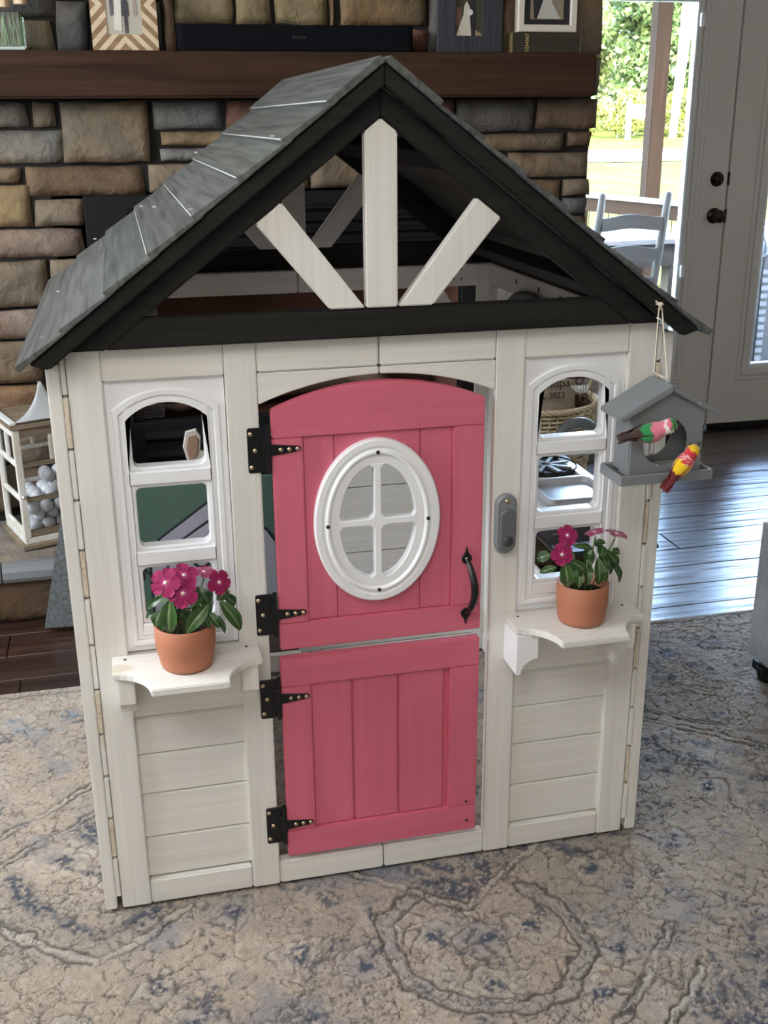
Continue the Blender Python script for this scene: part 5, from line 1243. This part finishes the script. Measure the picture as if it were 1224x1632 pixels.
for x, lean in ((2.170, .0), (2.565, .0)):
    CH('back_post', G().tube([(x, 4.12, -.02), (x, 4.10, .42), (x+.005, 4.03, .8), (x+.008, 3.98, 1.06), (x+.008, 3.978, 1.072)], [.02, .023, .023, .019, .010], 12), smooth=True)
    CH('front_leg', G().tube([(x, 4.45, -.02), (x, 4.44, .43)], .021, 12), smooth=True)
for z, y_ in ((.90, 4.003), (.725, 4.040), (.56, 4.066)):
    v = []; f = []; n = 14
    for i in range(n+1):
        t = i/n; x = 2.19+(2.552-2.19)*t; wv = .018*math.sin(PI*t)**2; 
        for (dy, dz) in ((-.007, -.036+wv*.7), (.007, -.036+wv*.7), (.007, .036+wv), (-.007, .036+wv)): v.append((x, y_+dy+.02*math.sin(PI*t)-.01, z+dz))
    for i in range(n):
        for j in range(4): f.append((i*4+j, i*4+(j+1)%4, i*4+4+(j+1)%4, i*4+4+j))
    f += [(3, 2, 1, 0), (n*4, n*4+1, n*4+2, n*4+3)]
    CH('back_slat', G().add(v, f), 'greyw')
CH('seat', G().box(2.15, 2.585, 4.07, 4.47, .425, .455), 'greyw', bevel=.006)
for y_ in (4.45, 4.115):
    for z in (.12, .27): CH('stretcher', G().tube([(2.17, y_, z), (2.565, y_, z)], .012, 8), smooth=True)
for x in (2.17, 2.565): CH('stretcher', G().tube([(x, 4.115, .2), (x, 4.45, .2)], .012, 8), smooth=True)
gr = thing('patio_grill', 'dark outdoor grill seen through the right door glass', 'grill', (3.32, 3.9, -.02))
mesh_obj('cabinet', G().box(3.13, 3.65, 3.86, 4.3, .0, .72), plain('grill_charcoal', (.035, .037, .042), .4, .3), gr, bevel=.01)
for k in range(12): mesh_obj('vent_slat', G().box(3.135, 3.17, 3.845, 3.86, .12+.045*k, .145+.045*k), plain('slat_grey', (.10, .105, .12), .4) if k == 0 else bpy.data.materials['slat_grey'], gr)
mesh_obj('lid', G().prism([(3.86, .72), (3.86, .78), (3.92, .86), (4.1, .9), (4.3, .85), (4.3, .72)], 3.13, 3.65, 'x'), plain('grill_lid', (.14, .15, .18), .25, .6), gr, bevel=.01)
mesh_obj('side_handle', G().tube([(3.2, 3.84, .77), (3.2, 3.81, .77), (3.58, 3.81, .77), (3.58, 3.84, .77)], .01, 8), M['staple'], gr, smooth=True)

# yard
def ground_z(y): return -.55 if y < 7 else -.55+(y-7)*.030 if y < 31 else .17+(y-31)*.0325
def grass_mat():
    m, t, b = new_mat('lawn_grass'); L = t.links.new; tc = N(t, 'ShaderNodeTexCoord')
    n = N(t, 'ShaderNodeTexNoise'); n.inputs['Scale'].default_value = .8; n.inputs['Detail'].default_value = 9; n.inputs['Roughness'].default_value = .7; L(tc.outputs['Object'], n.inputs['Vector'])
    r = ramp(t, [(.30, (.020, .032, .006)), (.5, (.040, .051, .0095)), (.7, (.065, .064, .022))], n.outputs['Fac']); L(r.outputs[0], b.inputs['Base Color']); b.inputs['Roughness'].default_value = .95; b.inputs['Specular IOR Level'].default_value = .02
    bu = N(t, 'ShaderNodeBump'); bu.inputs['Strength'].default_value = 1; bu.inputs['Distance'].default_value = .2; L(n.outputs['Fac'], bu.inputs['Height']); L(bu.outputs[0], b.inputs['Normal']); return m
ys = [3.0, 7, 12, 20, 31, 37, 44, 60, 90]; v = []; f = []
for y_ in ys:
    for x in (-40, -10, 10, 25, 40, 80): v.append((x, y_, ground_z(y_)))
for i in range(len(ys)-1):
    for j in range(5): a = i*6+j; f.append((a, a+1, a+7, a+6))
lw = mesh_obj('lawn', G().add(v, f), grass_mat()); struct(lw)
rd = mesh_obj('road', G().add([(-40, 31, ground_z(31)+.03), (80, 31, ground_z(31)+.03), (80, 37, ground_z(37)+.03), (-40, 37, ground_z(37)+.03)], [(0, 1, 2, 3)]), plain('pale_gravel', (.21, .20, .185), .95, spec=.02, bump=.5, bscale=3)); struct(rd)
sg = thing('yard_sign', 'white post and panel yard sign across the road', 'sign', (21.3, 44, ground_z(44)))
M['signw'] = plain('sign_white', (.7, .7, .7), .5); z = ground_z(44)
mesh_obj('sign_post', G().box(20.98, 21.16, 43.95, 44.1, z, z+1.5).add([(21.07, 44.02, z+1.68), (20.98, 43.95, z+1.5), (21.16, 43.95, z+1.5), (21.16, 44.1, z+1.5), (20.98, 44.1, z+1.5)], [(0,1,2), (0,2,3), (0,3,4), (0,4,1)]), M['signw'], sg)
mesh_obj('sign_post', G().box(22.0, 22.12, 43.95, 44.1, z, z+1.35), M['signw'], sg); mesh_obj('sign_panel', G().box(21.16, 22.2, 43.98, 44.06, z+.85, z+1.4), M['signw'], sg, bevel=.02)
pb = thing('pole', 'tall bleached white pole at the tree line', 'pole', (23.4, 44.5, ground_z(44.5)))
mesh_obj('shaft', G().tube([(23.4, 44.5, ground_z(44.5)), (23.75, 44.7, 5), (24.0, 44.9, 12)], [.16, .24, .22], 12), plain('bleached_bark', (.42, .41, .38), .8), pb, smooth=True)
lc_ = thing('log', 'fallen log lying at the edge of the woods', 'log', (25.2, 44, ground_z(44)))
mesh_obj('trunk', G().tube([(24.8, 44.2, ground_z(44)+.12), (27.4, 44.8, ground_z(44)+.2)], .11, 10), plain('log_bark', (.12, .08, .06), .9), lc_, smooth=True)
mesh_obj('branch', G().tube([(25.2, 44.2, ground_z(44)+.1), (25.3, 44.1, ground_z(44)+.42), (26.1, 44.2, ground_z(44)+.46)], .045, 8), bpy.data.materials['log_bark'], lc_, smooth=True)
def foliage_mat(name, c1, c2):
    m, t, b = new_mat(name); L = t.links.new; a = N(t, 'ShaderNodeAttribute', attribute_name='col'); L(a.outputs['Color'], b.inputs['Base Color']); b.inputs['Roughness'].default_value = .6
    tr = N(t, 'ShaderNodeBsdfTranslucent'); L(a.outputs['Color'], tr.inputs['Color']); mx = N(t, 'ShaderNodeMixShader'); mx.inputs[0].default_value = .45
    L(b.outputs[0], mx.inputs[1]); L(tr.outputs[0], mx.inputs[2]); L(mx.outputs[0], t.nodes['Material Output'].inputs['Surface']); return m
M['fol'] = foliage_mat('tree_leaves', 0, 0); M['bark'] = plain('bark', (.16, .12, .10), .9, bump=.8, bscale=8)
def foliage(name, blobs, n, size, c1, c2, parent, seed):
    r = np.random.default_rng(seed); B_ = np.array(blobs); wts = B_[:, 3]**2; wts = wts/wts.sum()
    k = r.choice(len(B_), n, p=wts); d = r.normal(size=(n, 3)); d /= np.linalg.norm(d, axis=1)[:, None]
    c = B_[k, :3]+d*(B_[k, 3]*(.55+.45*r.random(n)**.5))[:, None]*np.array([1, 1, .9])
    u = r.normal(size=(n, 3)); u /= np.linalg.norm(u, axis=1)[:, None]; w_ = np.cross(u, r.normal(size=(n, 3))); w_ /= np.linalg.norm(w_, axis=1)[:, None]
    s = (size*(.6+.8*r.random(n)))[:, None]
    v = np.stack([c-u*s, c+w_*s*.55, c+u*s, c-w_*s*.55], 1).reshape(-1, 3)
    f = np.arange(4*n).reshape(-1, 4); org = np.array(ORG[parent.name])
    me = bpy.data.meshes.new(name); me.from_pydata((v-org).tolist(), [], f.tolist()); me.materials.append(M['fol'])
    o = bpy.data.objects.new(name, me); COL.objects.link(o); o.parent = parent
    t = np.repeat(r.random(n), 4)[:, None]; set_cols(o, np.array(c1)*(1-t)+np.array(c2)*t); o['kind'] = 'stuff'; return o
G1, G2, Y1, Y2 = (.036, .07, .022), (.11, .16, .044), (.075, .11, .026), (.175, .20, .06)
trees = [(19.3, 51, 7.2, 'tree with a leaning grey trunk at left of the woods', G1, G2), (26.2, 51, 7.4, 'tall green tree right of the bleached pole', G1, G2), (33.0, 51, 7.4, 'green tree behind the second glass door', Y1, Y2), (23.6, 58.5, 8, 'bushy bright green tree behind the white yard sign', Y1, Y2), (30.5, 58.5, 8, 'deep green tree between the two glass doors', G1, G2), (16.8, 58.5, 8, 'darker tree at the far left of the woods', G1, G2), (27.5, 66, 8.6, 'tall dark tree furthest back in the woods', G1, G2)]
for i, (x, y_, hgt, lab, c1, c2) in enumerate(trees):
    gz = ground_z(y_); t = thing('broadleaf_tree', lab, 'tree', (x, y_, gz))
    mesh_obj('trunk', G().tube([(x, y_, gz), (x+.15, y_, gz+2), (x+.35, y_, gz+5)], [.22, .17, .09], 8), M['bark'], t, smooth=True)
    R_ = random.Random(i); bl = [(x+R_.uniform(-1.9, 1.9), y_+R_.uniform(-1.5, 1.5), gz+.9+hgt*.85*R_.random(), R_.uniform(.9, 1.6)) for _ in range(46)]
    foliage('foliage', bl, 16000, .19, c1, c2, t, 100+i)
for i in range(8):
    x = 18.2+1.55*i; y_ = 45.6+2.0*(i % 2)*.8; gz = ground_z(y_); pos = ['leftmost', 'second', 'third', 'fourth', 'fifth', 'sixth', 'seventh', 'rightmost'][i]
    t = thing('shrub', 'yellow green shrub below the woods, %s from the left in the row' % pos if i not in (0, 7) else 'yellow green shrub below the woods, %s in the row' % pos, 'shrub', (x, y_, gz), 0, 'shrubs along the edge of the woods')
    R_ = random.Random(50+i); bl = [(x+R_.uniform(-.85, .85), y_+R_.uniform(-.3, .3), gz+.3+1.5*R_.random(), R_.uniform(.32, .48)) for _ in range(12)]
    mesh_obj('stem', G().tube([(x, y_, gz), (x, y_, gz+1)], .05, 6), M['bark'], t)
    foliage('foliage', bl, 3500, .09, (.08, .11, .016), (.18, .19, .04), t, 200+i)
